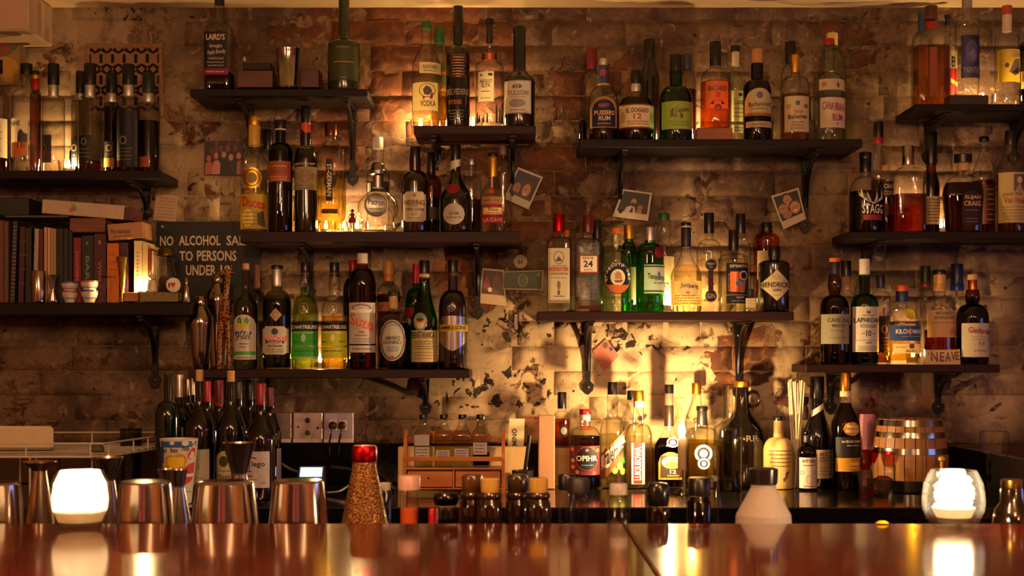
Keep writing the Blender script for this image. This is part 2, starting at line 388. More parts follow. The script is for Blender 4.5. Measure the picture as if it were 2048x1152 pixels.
for row in range(-26, 2):
    z = z0-CHT/2+row*CHT if row <= 0 else z0+CHT/2
    if row == 1 and z+CHT/2 > ZC+.03: pass
    if z < .05: continue
    seen = z > Z(905, DW)
    for k in range(-9, 10):
        x = k*BL+(BL/2 if row % 2 else 0)+X(1030, DW)-(.01*math.sin(row*2.3))
        if row % 5 == 3: parts = [(x-BL/4, HALF, BL/2), (x+BL/4, HALF, BL/2)]
        else: parts = [(x, FULL, BL)]
        for xx, ms, ln in parts:
            low = not seen and z > Z(985, DW) and X(1075, DW) < xx < X(1720, DW)
            if abs(xx) > 1.78 or not (seen or low): continue
            if xx+ln/2 > vx0-.004 and xx-ln/2 < vx1+.004 and z+CHT/2 > vz0 and z-CHT/2 < vz1: continue
            spots.append((low, abs(xx) > 1.66, abs(xx)+ln, xx, z, ms))
spots.sort(key=lambda q: q[:3]); rest = MB()
for i, (lo_, _, _, xx, z, ms) in enumerate(spots):
    me = ms[R.randrange(len(ms))]; y_ = R.uniform(-.0016, .0016)
    if i < 298:
        o = bpy.data.objects.new('brick', me); COL.objects.link(o); o.parent = wb; o.location = (xx, y_, z)
    else: rest.add([(v.co.x+xx, v.co.y+y_, v.co.z+z) for v in me.vertices], [tuple(p.vertices) for p in me.polygons], WM)
if rest.v: rest.build('brick_rows', wb, 60)['kind'] = 'stuff'
cnt = len(spots)
print('BRICKS', cnt)
def plain(name, c, d, mat, kind='structure'):
    m = MB(); m.box(c, d, mat); o = m.build(name, None, 0); o['kind'] = kind; return o
plaster = pbr('#b9875c', .85, 0, 0, .1, 8)
plain('ceiling', (0, -3.6, ZC+.05), (6.4, 7.4, .1), pbr('#f0d4a8', .85, 0, 0, .04, 5))
plain('floor', (0, -3.6, -.05), (6.4, 7.4, .1), woodm('#3a1c0e', '#5a2c16', .4))
plain('wall_left', (-3.25, -3.6, ZC/2), (.1, 7.4, ZC), plaster); plain('wall_right', (3.25, -3.6, ZC/2), (.1, 7.4, ZC), plaster)
plain('wall_front', (0, -7.35, ZC/2), (6.4, .1, ZC), pbr('#5a2a1c', .8))
# plaster bulkhead in the top left corner
m = MB(); xa = X(86, 4.3); zb0 = Z(66, 4.2)
m.box(((xa-2.4)/2, -.118, (ZC-.002+zb0)/2), (2.4+xa, .225, ZC-.002-zb0), pbr('#b8987a', .8, 0, 0, .06, 9), bev=.006); o = m.build('trim_1', None, 0); o['kind'] = 'structure'
# ventilation grille: terracotta grid with chevron and slot openings
vent = thing('air_vent', 'square terracotta air vent pierced with slots and chevrons behind the upper left bottles', 'vent', ((vx0+vx1)/2, 0, (vz0+vz1)/2))
vm = pbr('#8a6446', .85, 0, 0, .2, 40, .4); m = MB(); W = vx1-vx0; H = vz1-vz0
m.box((0, .003, 0), (W, .004, H), pbr('#120a06', .9)); m.build('backing', vent, 0)
for sx, sz, dx, dz in ((0, 1, W, .014), (0, -1, W, .014), (1, 0, .012, H-.028), (-1, 0, .012, H-.028)):
    m = MB(); m.box((sx*(W/2-.006), -.003, sz*(H/2-.007)), (dx, .010, dz), vm, bev=.002); m.build('frame_bar', vent, 0)
nx = 6; cw = (W-.024)/nx; ch = (H-.028)/3
for j in range(3):
    for i in range(nx):
        cx = -W/2+.012+cw*(i+.5); cz = -H/2+.014+ch*(j+.5); m = MB(); t = cw*.30
        # one pierced tile: solid heart, slots left and right of it, a V gap above and an inverted one below
        q_ = lambda pts: [(cx+u*cw, cz+v*ch) for u, v in pts]
        m.prism(q_([(-.36, -.21), (.36, -.21), (.36, .21), (-.36, .21)]), -.005, .003, vm)
        for w_ in (1, -1):
            for pg in ([(-.5, .21), (.5, .21), (.5, .38), (.36, .33), (0, .22), (-.36, .33), (-.5, .38)], [(-.30, .5), (0, .34), (.30, .5)], [(.44, .43), (.5, .43), (.5, .5), (.44, .5)], [(-.5, .43), (-.44, .43), (-.44, .5), (-.5, .5)]):
                pg = [(u, v*w_) for u, v in pg]; m.prism(q_(pg if w_ > 0 else pg[::-1]), -.005, .003, vm)
        m.build('grille_tile', vent, 0)
# ------------------------------------------------------------------ shelves and brackets
SHW = woodm('#100604', '#1a0a07', .55, (4, 30, 30), 0, 'stained_wood', .2); SHW_REDLIT = woodm('#1c0809', '#2e0f10', .5, (4, 30, 30), 0, 'stained_wood', .2); IRON = pbr('#17120f', .38, .6, 0, .2, 50, .2)  # the redder wood copy puts the red reflection on some boards into its colour
SH = {}
def shelf(key, x0, x1, y0, y1, label, gap=.004, Df=4.18):
    zt = Z(y0, Df); th = PXL(y1-y0, Df); xa, xb = X(x0, Df), X(x1, Df); yf = Y(Df); yb = -gap
    m = MB(); m.box(((xa+xb)/2, (yf+yb)/2, zt-th/2), (xb-xa, yb-yf, th), SHW_REDLIT if key in 'DEHKF' else SHW, bev=.002)
    o = m.build('shelf_board', None, 0); tag(o, label, 'shelf', 'dark wooden wall shelves'); SH[key] = (zt, th, yf); return o
def PXL(n, D): return n*D/F
shelf('A', 380, 735, 178, 193, 'short high shelf on the left holding the steel cup and green bottle')
shelf('B', -60, 322, 341, 358, 'shelf at far left under the row of black capped clear bottles')
shelf('C', -60, 384, 605, 630, 'low shelf on the left carrying the books and small ornaments')
shelf('D', 480, 1040, 463, 485, 'long shelf with the yellow and the round silver bottles above the black sign corner')
shelf('E', 378, 940, 739, 756, 'shelf with shakers and the row from arak to yellow banded bottle')
shelf('F', 827, 1072, 251, 268, 'short high shelf holding four tall bottles with light under it', .02)
shelf('G', 1159, 1725, 278, 295, 'long high shelf of rum bottles right of the middle')
shelf('H', 1075, 1588, 623, 641, 'shelf of gin bottles right of the middle')
shelf('I', 1830, 2130, 208, 222, 'highest shelf in the upper right corner')
shelf('J', 1697, 2130, 463, 479, 'shelf of bourbon bottles at the right edge')
shelf('K', 1612, 2000, 729, 745, 'lower right shelf with whisky bottles and name card')
def bracket(key, px, yend, label, lean=0):
    zt, th, yf = SH[key]; zu = zt-th; D = 4.39; x = X(px, 4.36); ze = Z(yend, 4.385); H = zu-ze
    t = thing('shelf_bracket', label, 'bracket', (x, 0, zu), 'cast iron shelf brackets')
    m = MB(); w_ = .013
    m.prism([(-w_, 0), (w_, 0), (w_*.75, -H*.5), (w_*.6, -H+.045), (w_*1.5, -H+.032), (w_*1.2, -H+.014), (0, -H), (-w_*1.2, -H+.014), (-w_*1.5, -H+.032), (-w_*.6, -H+.045), (-w_*.75, -H*.5)][::-1], -.014, -.003, IRON)
    m.build('wall_strap', t, 0)
    m = MB(); m.box((0, yf/2-.0, -.004), (.022, abs(yf)-.03, .008), IRON, bev=.002); m.build('arm', t, 0)
    m = MB(); pts = []; hb = min(H*.62, .20); dp = abs(yf)-.05
    for i in range(13):
        a = math.pi/2*i/12; pts.append((0, -.012-dp*(1-math.cos(a)), -.010-hb*(1-math.sin(a))))
    m.tube(pts, .0075, IRON, 8); m.build('brace', t)
    for zz in (-.04, -H+.026):
        m = MB(); m.ball((0, -.016, zz), .006, metal('#4a423a', .4), 8, 5, (1, .5, 1)); m.build('screw', t)
    return t
bracket('A', 497, 300, 'bracket under the high left shelf beside the group photo')
bracket('A', 703, 373, 'bracket under the high left shelf ending left of the round silver decanter')
bracket('B', 288, 440, 'bracket under the far left shelf above the kraft boxes')
bracket('C', 305, 777, 'bracket hanging below the book shelf')
bracket('D', 617, 600, 'bracket behind the green liqueur bottle')
bracket('D', 955, 640, 'bracket beside the pinned photo and banknote')
bracket('E', 850, 832, 'bracket just above the spice rack')
bracket('E', 440, 850, 'bracket behind the wine bottle corks')
bracket('F', 872, 330, 'bracket under the left end of the lit short shelf')
bracket('F', 1025, 405, 'bracket under the short shelf touching the tilted photo')
bracket('G', 1242, 440, 'bracket under the rum shelf crossing the middle instant photo')
bracket('G', 1615, 467, 'bracket under the rum shelf right of the last instant photo')
bracket('H', 1177, 790, 'bracket under the gin shelf beside the pink card')
bracket('H', 1480, 800, 'bracket under the gin shelf above the brown jug')
bracket('I', 1862, 330, 'bracket under the highest right shelf')
bracket('I', 2035, 330, 'bracket at the right edge under the highest shelf')
bracket('J', 1735, 640, 'bracket under the bourbon shelf behind the green whisky bottle')
bracket('K', 1665, 830, 'bracket under the lower right shelf behind the gold label bottle')
bracket('K', 1882, 830, 'bracket under the lower right shelf above the barrel')
# ------------------------------------------------------------------ back counter and front bar
CZ = EY-.403; BZ = EY-.21; LZ = BZ-.10
stone = pbr('#0c0b0b', .12, 0, .3, .5, 70); 
t = thing('back_counter', 'black polished stone counter along the brick wall', 'counter', (0, -.36, 0))
m = MB(); m.box((-.15, 0, CZ-.017), (5.2, .716, .034), stone, bev=.003); m.build('worktop', t, 0)
for i, (xa_, xb_) in enumerate(((-2.75, X(1078, 4.39)), (X(1715, 4.39), 2.45))):    # low black splashback, absent behind the gin group
    m = MB(); m.box(((xa_+xb_)/2, .348, (CZ+Z(886, DW))/2), (xb_-xa_, .018, Z(886, DW)-CZ-.001), stone, bev=.002); m.build('trim_%d' % (i+2), None, 0, (0, -.36, .0005))['kind'] = 'structure'
m = MB(); m.box((-.15, .01, (CZ-.034)/2), (5.16, .62, CZ-.036), pbr('#0b0a0a', .5)); m.build('cabinet', t, 0)
m = MB(); m.box((1.415, .0, (CZ+Z(890, DW))/2), (.03, .69, Z(890, DW)-CZ), pbr('#1b1816', .22, 0, .2), bev=.002)
tag(m.build('counter_divider', t and None, 0), 'black raised ledge running forward on the right of the back counter', 'ledge'); bpy.data.objects['counter_divider'].location = (0, -.36, 0)
BW = woodm('#3a0c05', '#6e200c', .13, (2.2, .5, 2), .5, 'bar_wood')
t = thing('bar', 'glossy dark red wooden bar top across the foreground', 'bar counter', (0, -3.1, 0))
yb0, yb1 = -3.75, Y(1.733); xs = X(1255, 1.668)
for a, b in ((-1.9, xs-.0008), (xs+.0008, 1.9)):
    m = MB(); m.box(((a+b)/2, (yb0+yb1)/2+3.1, BZ-.02), (b-a, yb1-yb0, .04), BW, bev=.0022); m.build('board', t, 0)
m = MB(); m.box((0, -.12, (BZ-.04)/2), (3.7, .04, BZ-.042), woodm('#2a100a', '#44190e', .4)); m.build('front_panel', t, 0)
# steel speed rail behind the bar, lower than its top
t = thing('speed_rail', 'steel work ledge hidden just behind the bar top', 'ledge', (0, Y(2.05), 0))
m = MB(); m.box((0, 0, LZ-.01), (3.6, .60, .02), metal('#5a5450', .35), bev=.003); m.build('tray', t, 0)
for x in (-1.7, 0, 1.7):
    m = MB(); m.tube([(x, .1, 0), (x, .1, LZ-.02)], .02, metal('#5a5450', .35), 10); m.build('leg', t)
# ------------------------------------------------------------------ bottle builder
FLAME = emit('flame', (1, .60, .24), 2300)
GRP = dict(A='bottles on the high left shelf', B='bottles on the far left shelf', D='bottles on the long left shelf', E='bottles on the shelf above the wine',
           F='bottles on the short lit shelf', G='bottles on the rum shelf', H='bottles on the gin shelf', I='bottles on the highest right shelf',
           J='bottles on the bourbon shelf', K='bottles on the whisky shelf', C='ornaments on the book shelf', N='bottles on the back counter', L='small bottles behind the bar')
def ztop(s): return s if isinstance(s, float) else {'N': CZ, 'L': LZ}[s] if s in 'NL' else SH[s][0]
def B(s, label, cx, wd, top, caps, neck, sh, style='r', g='clear', liq=None, lb=(), D=None, sec='o', taper=1, bulge=0, base=None, name='bottle', bump=0, sy=None, opaque=None, foot=0, ring=None):
    """s shelf; px/py in photo pixels; caps [(ytop, ybot, w, mat)]; neck (y, w); sh shoulder y; liq (level y, hex)"""
    D = D or 4.235; zb = ztop(s) if base is None else base; xc = X(cx, D); k = D/F
    e = {'o': 2, 'q': 7, 'f': 3.2}[sec]; sy = sy or {'o': 1, 'q': 1, 'f': .55}[sec]
    if D < 4.2 and s not in 'NL': D = 4.2
    t = thing(name, label, 'bottle', (xc, Y(D), zb), GRP.get(s))
    zz = lambda y: Z(y, D)-zb
    rw = wd*k/2; rn = neck[1]*k/2; zs, zn = zz(sh), zz(neck[0]); zt = zz(caps[-1][1] if caps else top)+(.004 if caps else 0)
    prof = [(rw*taper*.86, 0), (rw*taper*.97, .002), (rw*(taper+(1-taper)*.05), .008)]
    for i in range(1, 5): prof.append((rw*(taper+(1-taper)*i/4), .008+(zs-.008)*i/4))
    N = 9
    for i in range(1, N+1):
        u = i/N
        if style == 'r': f = math.sqrt(max(0, 1-u*u)) if u < .93 else .37*(1-u)/.07*.8; f = f if u < 1 else 0
        elif style == 'c': f = (1+math.cos(math.pi*u))/2
        elif style == 'b': f = (1+math.cos(math.pi*u**.8))/2*(1-.25*u*(1-u)*2)
        elif style == 'q': f = (1-u**5)**(.3) if u < .98 else 0
        else: f = 1-u
        prof.append((rn+(rw-rn)*f, zs+(zn-zs)*u))
    if zt > zn+.004:
        for i in range(1, 6):
            u = i/5; prof.append((rn*(1+bulge*math.sin(math.pi*u)), zn+(zt-zn)*u))
        if not caps or ring:
            prof[-1] = (rn, zt-.012); prof += [(rn*1.2, zt-.010), (rn*1.2, zt-.001), (rn*1.0, zt)]
    if foot: prof[0:3] = [(rw*foot, 0), (rw*foot, .012), (rw*.9, .02)]
    def Rz(z):
        for (r0, a), (r1, b) in zip(prof, prof[1:]):
            if a <= z <= b: return r0+(r1-r0)*(z-a)/(b-a+1e-9)
        return prof[0][0] if z <= 0 else prof[-1][0]
    def P(px, py, off=.0006):
        z = zz(py); x = (px-cx)*k; r = Rz(z); u = max(-.985, min(.985, x/r)); x = u*r
        y = -(r*sy)*(1-abs(u)**e)**(1/e)-off
        # small sideways push keeps print outside the glass near the edge
        return (x*(1+off/r), y, z)
    gm = opaque or glass(g, bump)
    n = 32 if e == 2 else 40
    m = MB(); m.lathe(prof, gm, n, sy, e); m.build('glass_body', t, 40)
    if liq and not opaque and zz(liq[0]) > .012:
        zl = min(zz(liq[0]), zt-.01); lp = [(max(.002, r-.0028), max(z, .005)) for r, z in prof if z < zl]; lp = lp[1:]
        lp.append((max(.002, Rz(zl)-.0028), zl)); m = MB(); m.lathe(lp, liquid(liq[1]), n, sy, e); m.build('liquid', t, 40)
    for i, c in enumerate(caps):
        a, b = zz(c[0]), zz(c[1]); r = c[2]*k/2; r2 = (c[4]*k/2) if len(c) > 4 else r; m = MB()
        pr = [(r2, b), (r2*1.0, b+(a-b)*.12), (r, a-min(.002, (a-b)*.3)), (r*.93, a)]
        m.lathe(pr, c[3], 20, 1 if sec != 'f' else 1); m.build(('cap', 'collar', 'collar')[min(i, 2)], t, 40)
    for li, l in enumerate(lb):
        if l[0] == 'T':   # printing straight on the glass
            m = MB(); draw(m, l[1], P, .0008+.0006*li); m.build('lettering', t, 0); continue
        shp, x0, y0, x1, y1, mat, items = l
        if isinstance(mat, str): mat = paper(mat)
        cols = shape_cols(shp, x0, y0, x1, y1); vs = []; fs = []; nr = 5
        for x, a, b in cols:
            for j in range(nr): vs.append(P(x, a+(b-a)*j/(nr-1), .0006+.0006*li))
        for i in range(len(cols)-1):
            for j in range(nr-1):
                q = i*nr+j; fs.append((q, q+1, q+nr+1, q+nr))
        m = MB(); m.add(vs, fs, mat); lo = m.build('paper_label', t, 60)
        if items: m = MB(); draw(m, items, P, .0010+.0006*li); m.build('lettering', lo, 0)
    return t
def LT(name, label, cat, cx, D, zb, parts, group=None, n=28, sy=1, e=2, y=None):
    """turned thing; parts (name, [(py, w_px) ...] from the bottom up, mat, dict)"""
    k = D/F; t = thing(name, label, cat, (X(cx, D), Y(D), zb), group)
    for p in parts:
        m = MB(); o = p[3] if len(p) > 3 else {}; pr = [(max(.0004, w_*k/2), (max(0, Z(py, D)-zb) if py is not None else 0)) for py, w_ in p[1]]
        m.lathe(pr, p[2], o.get('n', n), o.get('sy', sy), o.get('e', e), cap0=o.get('c0', True), cap1=o.get('c1', True)); m.build(p[0], t, o.get('sm', 40))
    return t
def tealight(label, px, s, D=4.335, y0=None, w_=42, group='tealights burning on the shelves', hh=.034):
    zb = ztop(s); t = thing('tealight_candle', label, 'candle', (X(px, D), Y(D), zb), group); r = w_*D/F/2
    m = MB(); m.lathe([(r*.8, 0), (r*.85, .003), (r, hh+.012), (r*.94, hh+.012), (r*.8, .005), (.001, .005)], glass('clear', .2), 20, cap1=False); m.build('glass_holder', t)
    m = MB(); m.lathe([(.018, .0055), (.018, hh-.012), (.001, hh-.013)], paper('#f3e2bd', .5), 16, cap1=False); m.build('wax', t)
    m = MB(); m.lathe(flame_prof(.0052, .026, hh-.010), FLAME, 8); m.build('flame', t); return t
def flame_prof(r, h, z): return [(r*.25, z), (r*.75, z+h*.08), (r*.96, z+h*.2), (r, z+h*.33), (r*.9, z+h*.5), (r*.66, z+h*.7), (r*.34, z+h*.88), (r*.04, z+h)]
gold = metal('#d8a43a', .38); silv = metal('#d0ccc4', .4); copp = metal('#b86a3c', .28); blk = plas('#0d0b0b', .28); navy = plas('#141c40', .35); red = plas('#9c1418', .3)
cork = pbr('#c9a068', .7, 0, 0, .2, 90); white = plas('#d8cfc0', .4); green_c = plas('#1c5a24', .4); orange = plas('#d9701c', .5); wood_c = pbr('#7a5230', .5, 0, 0, .2, 60)
BK = 4.335
CR = '#e8d9b4'; WH = '#efe6d4'; K = '#1a1512'
# ---- far left shelf
def blackcap(px, lab, y0, y1, yc, w0, body, lbl, liq=None, D=4.235, cap=blk, g='thick'):
    cw = w0; x0 = px-cw/2
    B('B', lab, (body[0]+body[1])/2, body[1]-body[0], y0, [(y0, y1, cw, cap), (y1, yc, cw*.88, silv)], (yc+1, cw*.86), yc+12, 'q', g, liq, lbl, D=D)
B('B', 'clear bottle cut off by the left picture edge with cream label', -8, 52, 120, [(120, 146, 26, blk)], (180, 16), 212, 'r', 'clear', (318, '#a03010'), [('r', -30, 240, 17, 318, CR, [('@l', -20, 250, 10, 310, K, 5)])])
B('B', 'clear black capped bottle with cream label showing dark figures, near the left edge', 53, 57, 128, [(128, 150, 24, blk)], (176, 17), 196, 'r', 'clear', None,
  [('r', 27, 240, 65, 316, CR, [('NHS', 30, 246, 50, 256, '#3a3428'), ('@p', [(44, 300), (46, 268), (52, 262), (58, 270), (64, 272), (64, 300)], '#35302a'), ('@r', 30, 288, 64, 316, '#c8702c')])])
B('B', 'small dark red capped bottle peeking behind the cream labelled clear bottle', 71, 22, 142, [(142, 150, 15, blk), (150, 158, 16, gold), (158, 180, 17, red)], (184, 16), 192, 'r', 'brown', D=BK)
DL = lambda x0, x1, y0, y1, c='#151318': ('r', x0, y0, x1, y1, c, [('@ring', (x0+x1)/2-6, y0+6, (x0+x1)/2+6, y0+20, '#8a7a68', 2), ('@l', x0+4, y0+24, x1-4, y1-6, '#6a5c50', 3)])
blackcap(105, 'clear square bottle with black capsule standing left of the shelf candle glow', 128, 170, 193, 23, (85, 129), [('r', 80+6, 273, 110, 328, '#171214', [('@p', [(90, 300), (96, 292), (101, 300), (96, 306)], '#c8a060'), ('@r', 88, 306, 110, 328, '#4a2430')])])
blackcap(162, 'clear bottle with black capsule half hidden behind the one beside the air vent', 143, 187, 200, 17, (143, 178), [DL(146, 160, 285, 335)], D=BK)
blackcap(180, 'clear bottle with black capsule and black label directly left of the air vent', 128, 170, 193, 24, (158, 202), [DL(158, 190, 273, 326)], (322, '#c05a10'))
blackcap(230, 'bottle of red brown spirit with black capsule in front of the vent, third capsule', 147, 187, 205, 22, (208, 238), [DL(212, 232, 285, 318), ('r', 211, 318, 232, 336, '#c89a30', [])], (213, '#6a1c0c'), D=BK)
blackcap(256, 'bottle with tall black capsule and wide dark label in front of the vent', 129, 170, 193, 24, (235, 279), [('r', 234, 224, 277, 336, '#0f0c0e', [('@ring', 245, 275, 259, 292, '#8a7a70', 2), ('@l', 240, 296, 270, 325, '#5c5048', 4)])], (224, '#3a0c06'))
blackcap(293, 'dark red spirit bottle with dull green capsule at the end of the far left shelf', 147, 187, 205, 25, (275, 319), [('r', 284, 316, 304, 337, '#b8622a', [])], (243, '#551008'), cap=plas('#14241a', .4), D=4.285)
B('B', 'low dark bottle right of the glow between two black capsule bottles', 147, 16, 285, [(285, 292, 9, blk)], (300, 9), 306, 'r', 'dkb', D=BK)
# ---- high left shelf
B('A', 'bottle of apple brandy with black label and pink band on the high left shelf', 439, 54, -20, [(-20, 10, 20, blk)], (44, 17), 74, 'r', 'clear', (148, '#4a1008'),
  [('r', 414, 69, 460, 142, '#15111a', [("LAIRD'S", 419, 74, 455, 86, '#d8b890'), ('Straight', 425, 94, 450, 103, '#b8a088'), ('Apple Brandy', 421, 105, 456, 116, '#b8a088', 3), ('bottled in bond', 424, 119, 452, 125, '#a89078'), ('@l', 420, 127, 456, 140, '#a89078', 2)]),
   ('r', 414, 143, 461, 155, '#a01038', [('@l', 418, 145, 456, 153, '#e0a0a0', 1)])], sec='q')
B('A', 'big dark green bottle with olive label reaching out of the top of the picture', 688, 64, -30, [(-30, 0, 21, plas('#1c2416', .5))], (74, 22), 90, 'c', 'dkg', None,
  [('r', 661, 98, 717, 166, '#454a20', [('@l', 672, 98, 704, 103, '#7a7840', 1), ('@l', 668, 126, 712, 134, '#c87838', 1), ('@l', 684, 158, 698, 164, '#8a8848', 1)])], opaque=pbr('#18200e', .18, 0, .4, .05))
# ---- short lit shelf
B('F', 'clear vodka bottle with green cap and animal head label on short lit shelf', 853, 58, 44, [(44, 58, 22, green_c)], (82, 19), 136, 'c', 'clear', (160, '#fff6c8'),
  [('r', 841, 130, 882, 152, '#d8c8a0', [('FLAVOURED', 848, 135, 876, 143, '#4a3850'), ('@l', 848, 144, 876, 150, '#6a5a50', 1)]),
   ('r', 827, 170, 876, 226, '#e0cfa0', [('@ring', 840, 172, 872, 200, '#6a4a48', 1.5), ('@p', [(848, 184), (854, 176), (862, 180), (866, 188), (858, 196), (850, 194)], '#5a4850'), ('@p', [(846, 196), (853, 199), (849, 206)], '#b83830'), ('@p', [(862, 192), (868, 190), (866, 202), (861, 204)], '#b83830'), ('VODKA', 843, 206, 872, 218, '#3a2c38')])], ring=1, D=4.245)
B('F', 'bottle with tall green cap hidden behind the vodka bottle', 879, 34, 55, [(55, 87, 21, green_c)], (90, 18), 125, 'r', 'pale', (185, '#d8b020'), [('r', 866, 130, 894, 170, '#5c6a28', [('@r', 868, 146, 893, 152, '#c85a28')])], D=BK)
B('F', 'tall slim black bottle with silver printing, tallest on short lit shelf', 916, 48, 13, [(13, 68, 21, blk)], (92, 19), 118, 'r', 'blk', None,
  [('T', [('@r', 913, 26, 914, 68, '#c8c0b8'), ('@r', 923, 26, 924, 68, '#c8c0b8'), ('@r', 913, 26, 924, 27, '#c8c0b8'), ('@r', 913, 67, 924, 68, '#c8c0b8')]),
   ('T', [('@l', 902, 112, 932, 160, copp, 9), ('@l', 905, 116, 930, 156, '#a89890', 7)]),
   ('T', [('BELVEDERE', 896, 182, 936, 194, '#9a9088'), ('INTENSE', 899, 204, 924, 213, '#b86a3c'), ('@l', 898, 222, 930, 246, '#8a8078', 4)])], opaque=pbr('#0a0908', .12, 0, .5, 0))
B('F', 'etched square clear vodka bottle with copper collar and cream label', 979, 57, 38, [(38, 48, 20, blk), (48, 86, 13, plas('#231c30', .35)), (86, 108, 12, glass('clear', .2)), (108, 122, 32, copp)], (124, 28), 150, 'q', 'clear', None,
  [('r', 957, 148, 988, 208, '#e6d8ae', [('ABSOLUT', 960, 164, 984, 171, K), ('ELYX', 964, 172, 981, 180, K), ('@l', 962, 186, 984, 190, '#6a5a40', 1), ('@l', 962, 198, 984, 204, '#8a7a60', 1), ('@p', [(961, 157), (963, 152), (966, 157)], K), ('@r', 977, 152, 985, 157, K)]),
   ('T', [('@p', [(957, y), (960, y-18), (962, y)], '#2c2018') for y in (248,)]+[('@p', [(x, 250), (x+1, 250-h), (x+3, 250-h-4), (x+4, 250)], '#3a2a1c') for x, h in ((954, 20), (966, 12), (973, 16), (991, 34), (997, 26), (1001, 40))])], D=4.245)
B('F', 'black bottle with long neck and silver framed label at right end of short lit shelf', 1039, 63, 53, [(53, 60, 22, blk)], (138, 25), 166, 'c', 'blk', None,
  [('r', 1009, 166, 1062, 232, '#b8b0a0', [('@r', 1011, 168, 1060, 230, '#cfc6b4'), ('@o', 1024, 174, 1044, 183, '#5a564c'), ('TULSON', 1015, 186, 1056, 196, '#7a7466'), ('@l', 1018, 198, 1052, 201, '#8a8474', 1), ('@o', 1018, 203, 1050, 220, '#8e887a'), ('@l', 1020, 222, 1052, 228, '#6a6458', 1)])], opaque=pbr('#0b0907', .12, 0, .5, 0), taper=.97)
# ---- rum shelf
B('G', 'tiny dark bottle with gold glint at the left end of rum shelf', 1165, 16, 228, [(228, 240, 10, blk)], (242, 9), 250, 'r', 'dkb', D=4.3)
B('G', 'clear bottle with maroon capsule behind the navy label rum', 1184, 46, 98, [(98, 140, 21, plas('#6a1018', .35))], (142, 19), 190, 'r', 'clear', None, D=BK)
B('G', 'rum bottle with arched navy label edged in gold', 1207, 60, 118, [(118, 131, 18, silv)], (172, 22), 212, 'r', 'clear', (222, '#5a1c0a'),
  [('T', [('@r', 1196, 132, 1215, 168, '#28305c'), ('@r', 1195, 168, 1217, 173, '#b89048'), ('@o', 1199, 140, 1212, 154, '#a03038')]),
   ('a', 1180, 198, 1232, 260, '#c8963c', []), ('a', 1184, 204, 1228, 258, '#1a2358', [('NAVY', 1196, 212, 1216, 220, '#c04838'), ('PUSSERS', 1188, 226, 1226, 235, '#d8b878'), ('RUM', 1196, 237, 1218, 246, '#d8b878'), ('@l', 1190, 248, 1224, 256, '#b89058', 1)])], D=4.24)
B('G', 'squat dark rum bottle with wide cream label marked 12', 1272, 70, 141, [(141, 168, 20, blk), (168, 184, 20, silv)], (192, 20), 214, 'r', 'clear', (198, '#220806'),
  [('r', 1238, 213, 1308, 262, '#8c2a20', [('@r', 1238, 216, 1308, 259, '#d8c098'), ('EL DORADO', 1250, 222, 1294, 231, '#3a2418'), ('12', 1264, 233, 1280, 244, '#a03020'), ('@l', 1252, 246, 1294, 256, '#7a5030', 2), ('@o', 1240, 228, 1249, 250, '#b89868'), ('@o', 1297, 228, 1306, 250, '#b89868')])])
B('G', 'tall dark bottle rising behind the cream label 12 rum', 1299, 40, 79, [(79, 118, 21, blk)], (120, 21), 165, 'c', 'dkb', D=BK, opaque=pbr('#160805', .15, 0, .4, 0))
B('G', 'green bottle with black cap and yellow green label on rum shelf', 1352, 66, 110, [(110, 146, 24, blk)], (172, 25), 205, 'r', 'grn', (300, '#0a2008'),
  [('r', 1322, 208, 1383, 263, '#b0a850', [('@p', [(1338, 226), (1344, 220), (1343, 238), (1338, 240)], '#5a4a28'), ('Captain', 1346, 220, 1374, 232, '#4a4420', 4), ('@o', 1344, 232, 1350, 242, '#6a5a30'), ('@o', 1356, 232, 1362, 242, '#6a3a30'), ('@l', 1336, 246, 1374, 258, '#6a6430', 2)])])
B('G', 'amber rum bottle mostly hidden behind the green one', 1374, 38, 108, [(108, 140, 18, plas('#30345a', .4))], (145, 17), 182, 'r', 'clear', (180, '#a84a18'), D=BK)
zg = SH['G'][0]+PXL(25, 4.23)
B('G', 'clear bottle of glowing orange rum with bat emblem raised on a wooden block', 1431, 60, 84, [(84, 133, 23, blk)], (138, 22), 166, 'r', 'clear', (165, '#f07a1c'),
  [('r', 1409, 167, 1453, 222, '#d87838', [('BACARDI', 1413, 177, 1449, 187, '#5c1c10'), ('8', 1427, 189, 1436, 201, '#c02a18'), ('@l', 1418, 204, 1444, 208, '#8a3c18', 1), ('@p', [(1416, 212), (1424, 207), (1424, 214)], K), ('@p', [(1438, 214), (1438, 207), (1446, 212)], K)]),
   ('o', 1424, 213, 1439, 229, '#b84c20', [('@ring', 1425, 214, 1438, 228, '#3a140c', 1.5)])], base=zg)
m = MB(); m.box((0, 0, PXL(25, 4.23)/2), (PXL(72, 4.21), .062, PXL(25, 4.23)-.0005), woodm('#7a3c1c', '#9c5a2c', .5, (3, 20, 20)), bev=.002); o = m.build('wooden_block', None, 0, (X(1428, 4.215), Y(4.232), SH['G'][0])); tag(o, 'reddish wooden block raising the glowing orange rum bottle', 'block')
B('G', 'slim clear bottle with cream label behind and right of the glowing orange rum', 1471, 34, 92, [(92, 104, 18, blk), (104, 132, 15, plas('#c8b8a0', .5))], (136, 14), 176, 'c', 'pale', None,
  [('r', 1461, 184, 1487, 246, '#e8e0a0', [('Luxa', 1466, 200, 1484, 212, '#6a5a30'), ('@l', 1464, 216, 1484, 240, '#7a6a40', 3), ('@o', 1474, 188, 1482, 196, '#5a4a28')]), ('r', 1462, 252, 1487, 268, '#ded098', [('@l', 1464, 256, 1484, 266, K, 2)])], D=4.30)
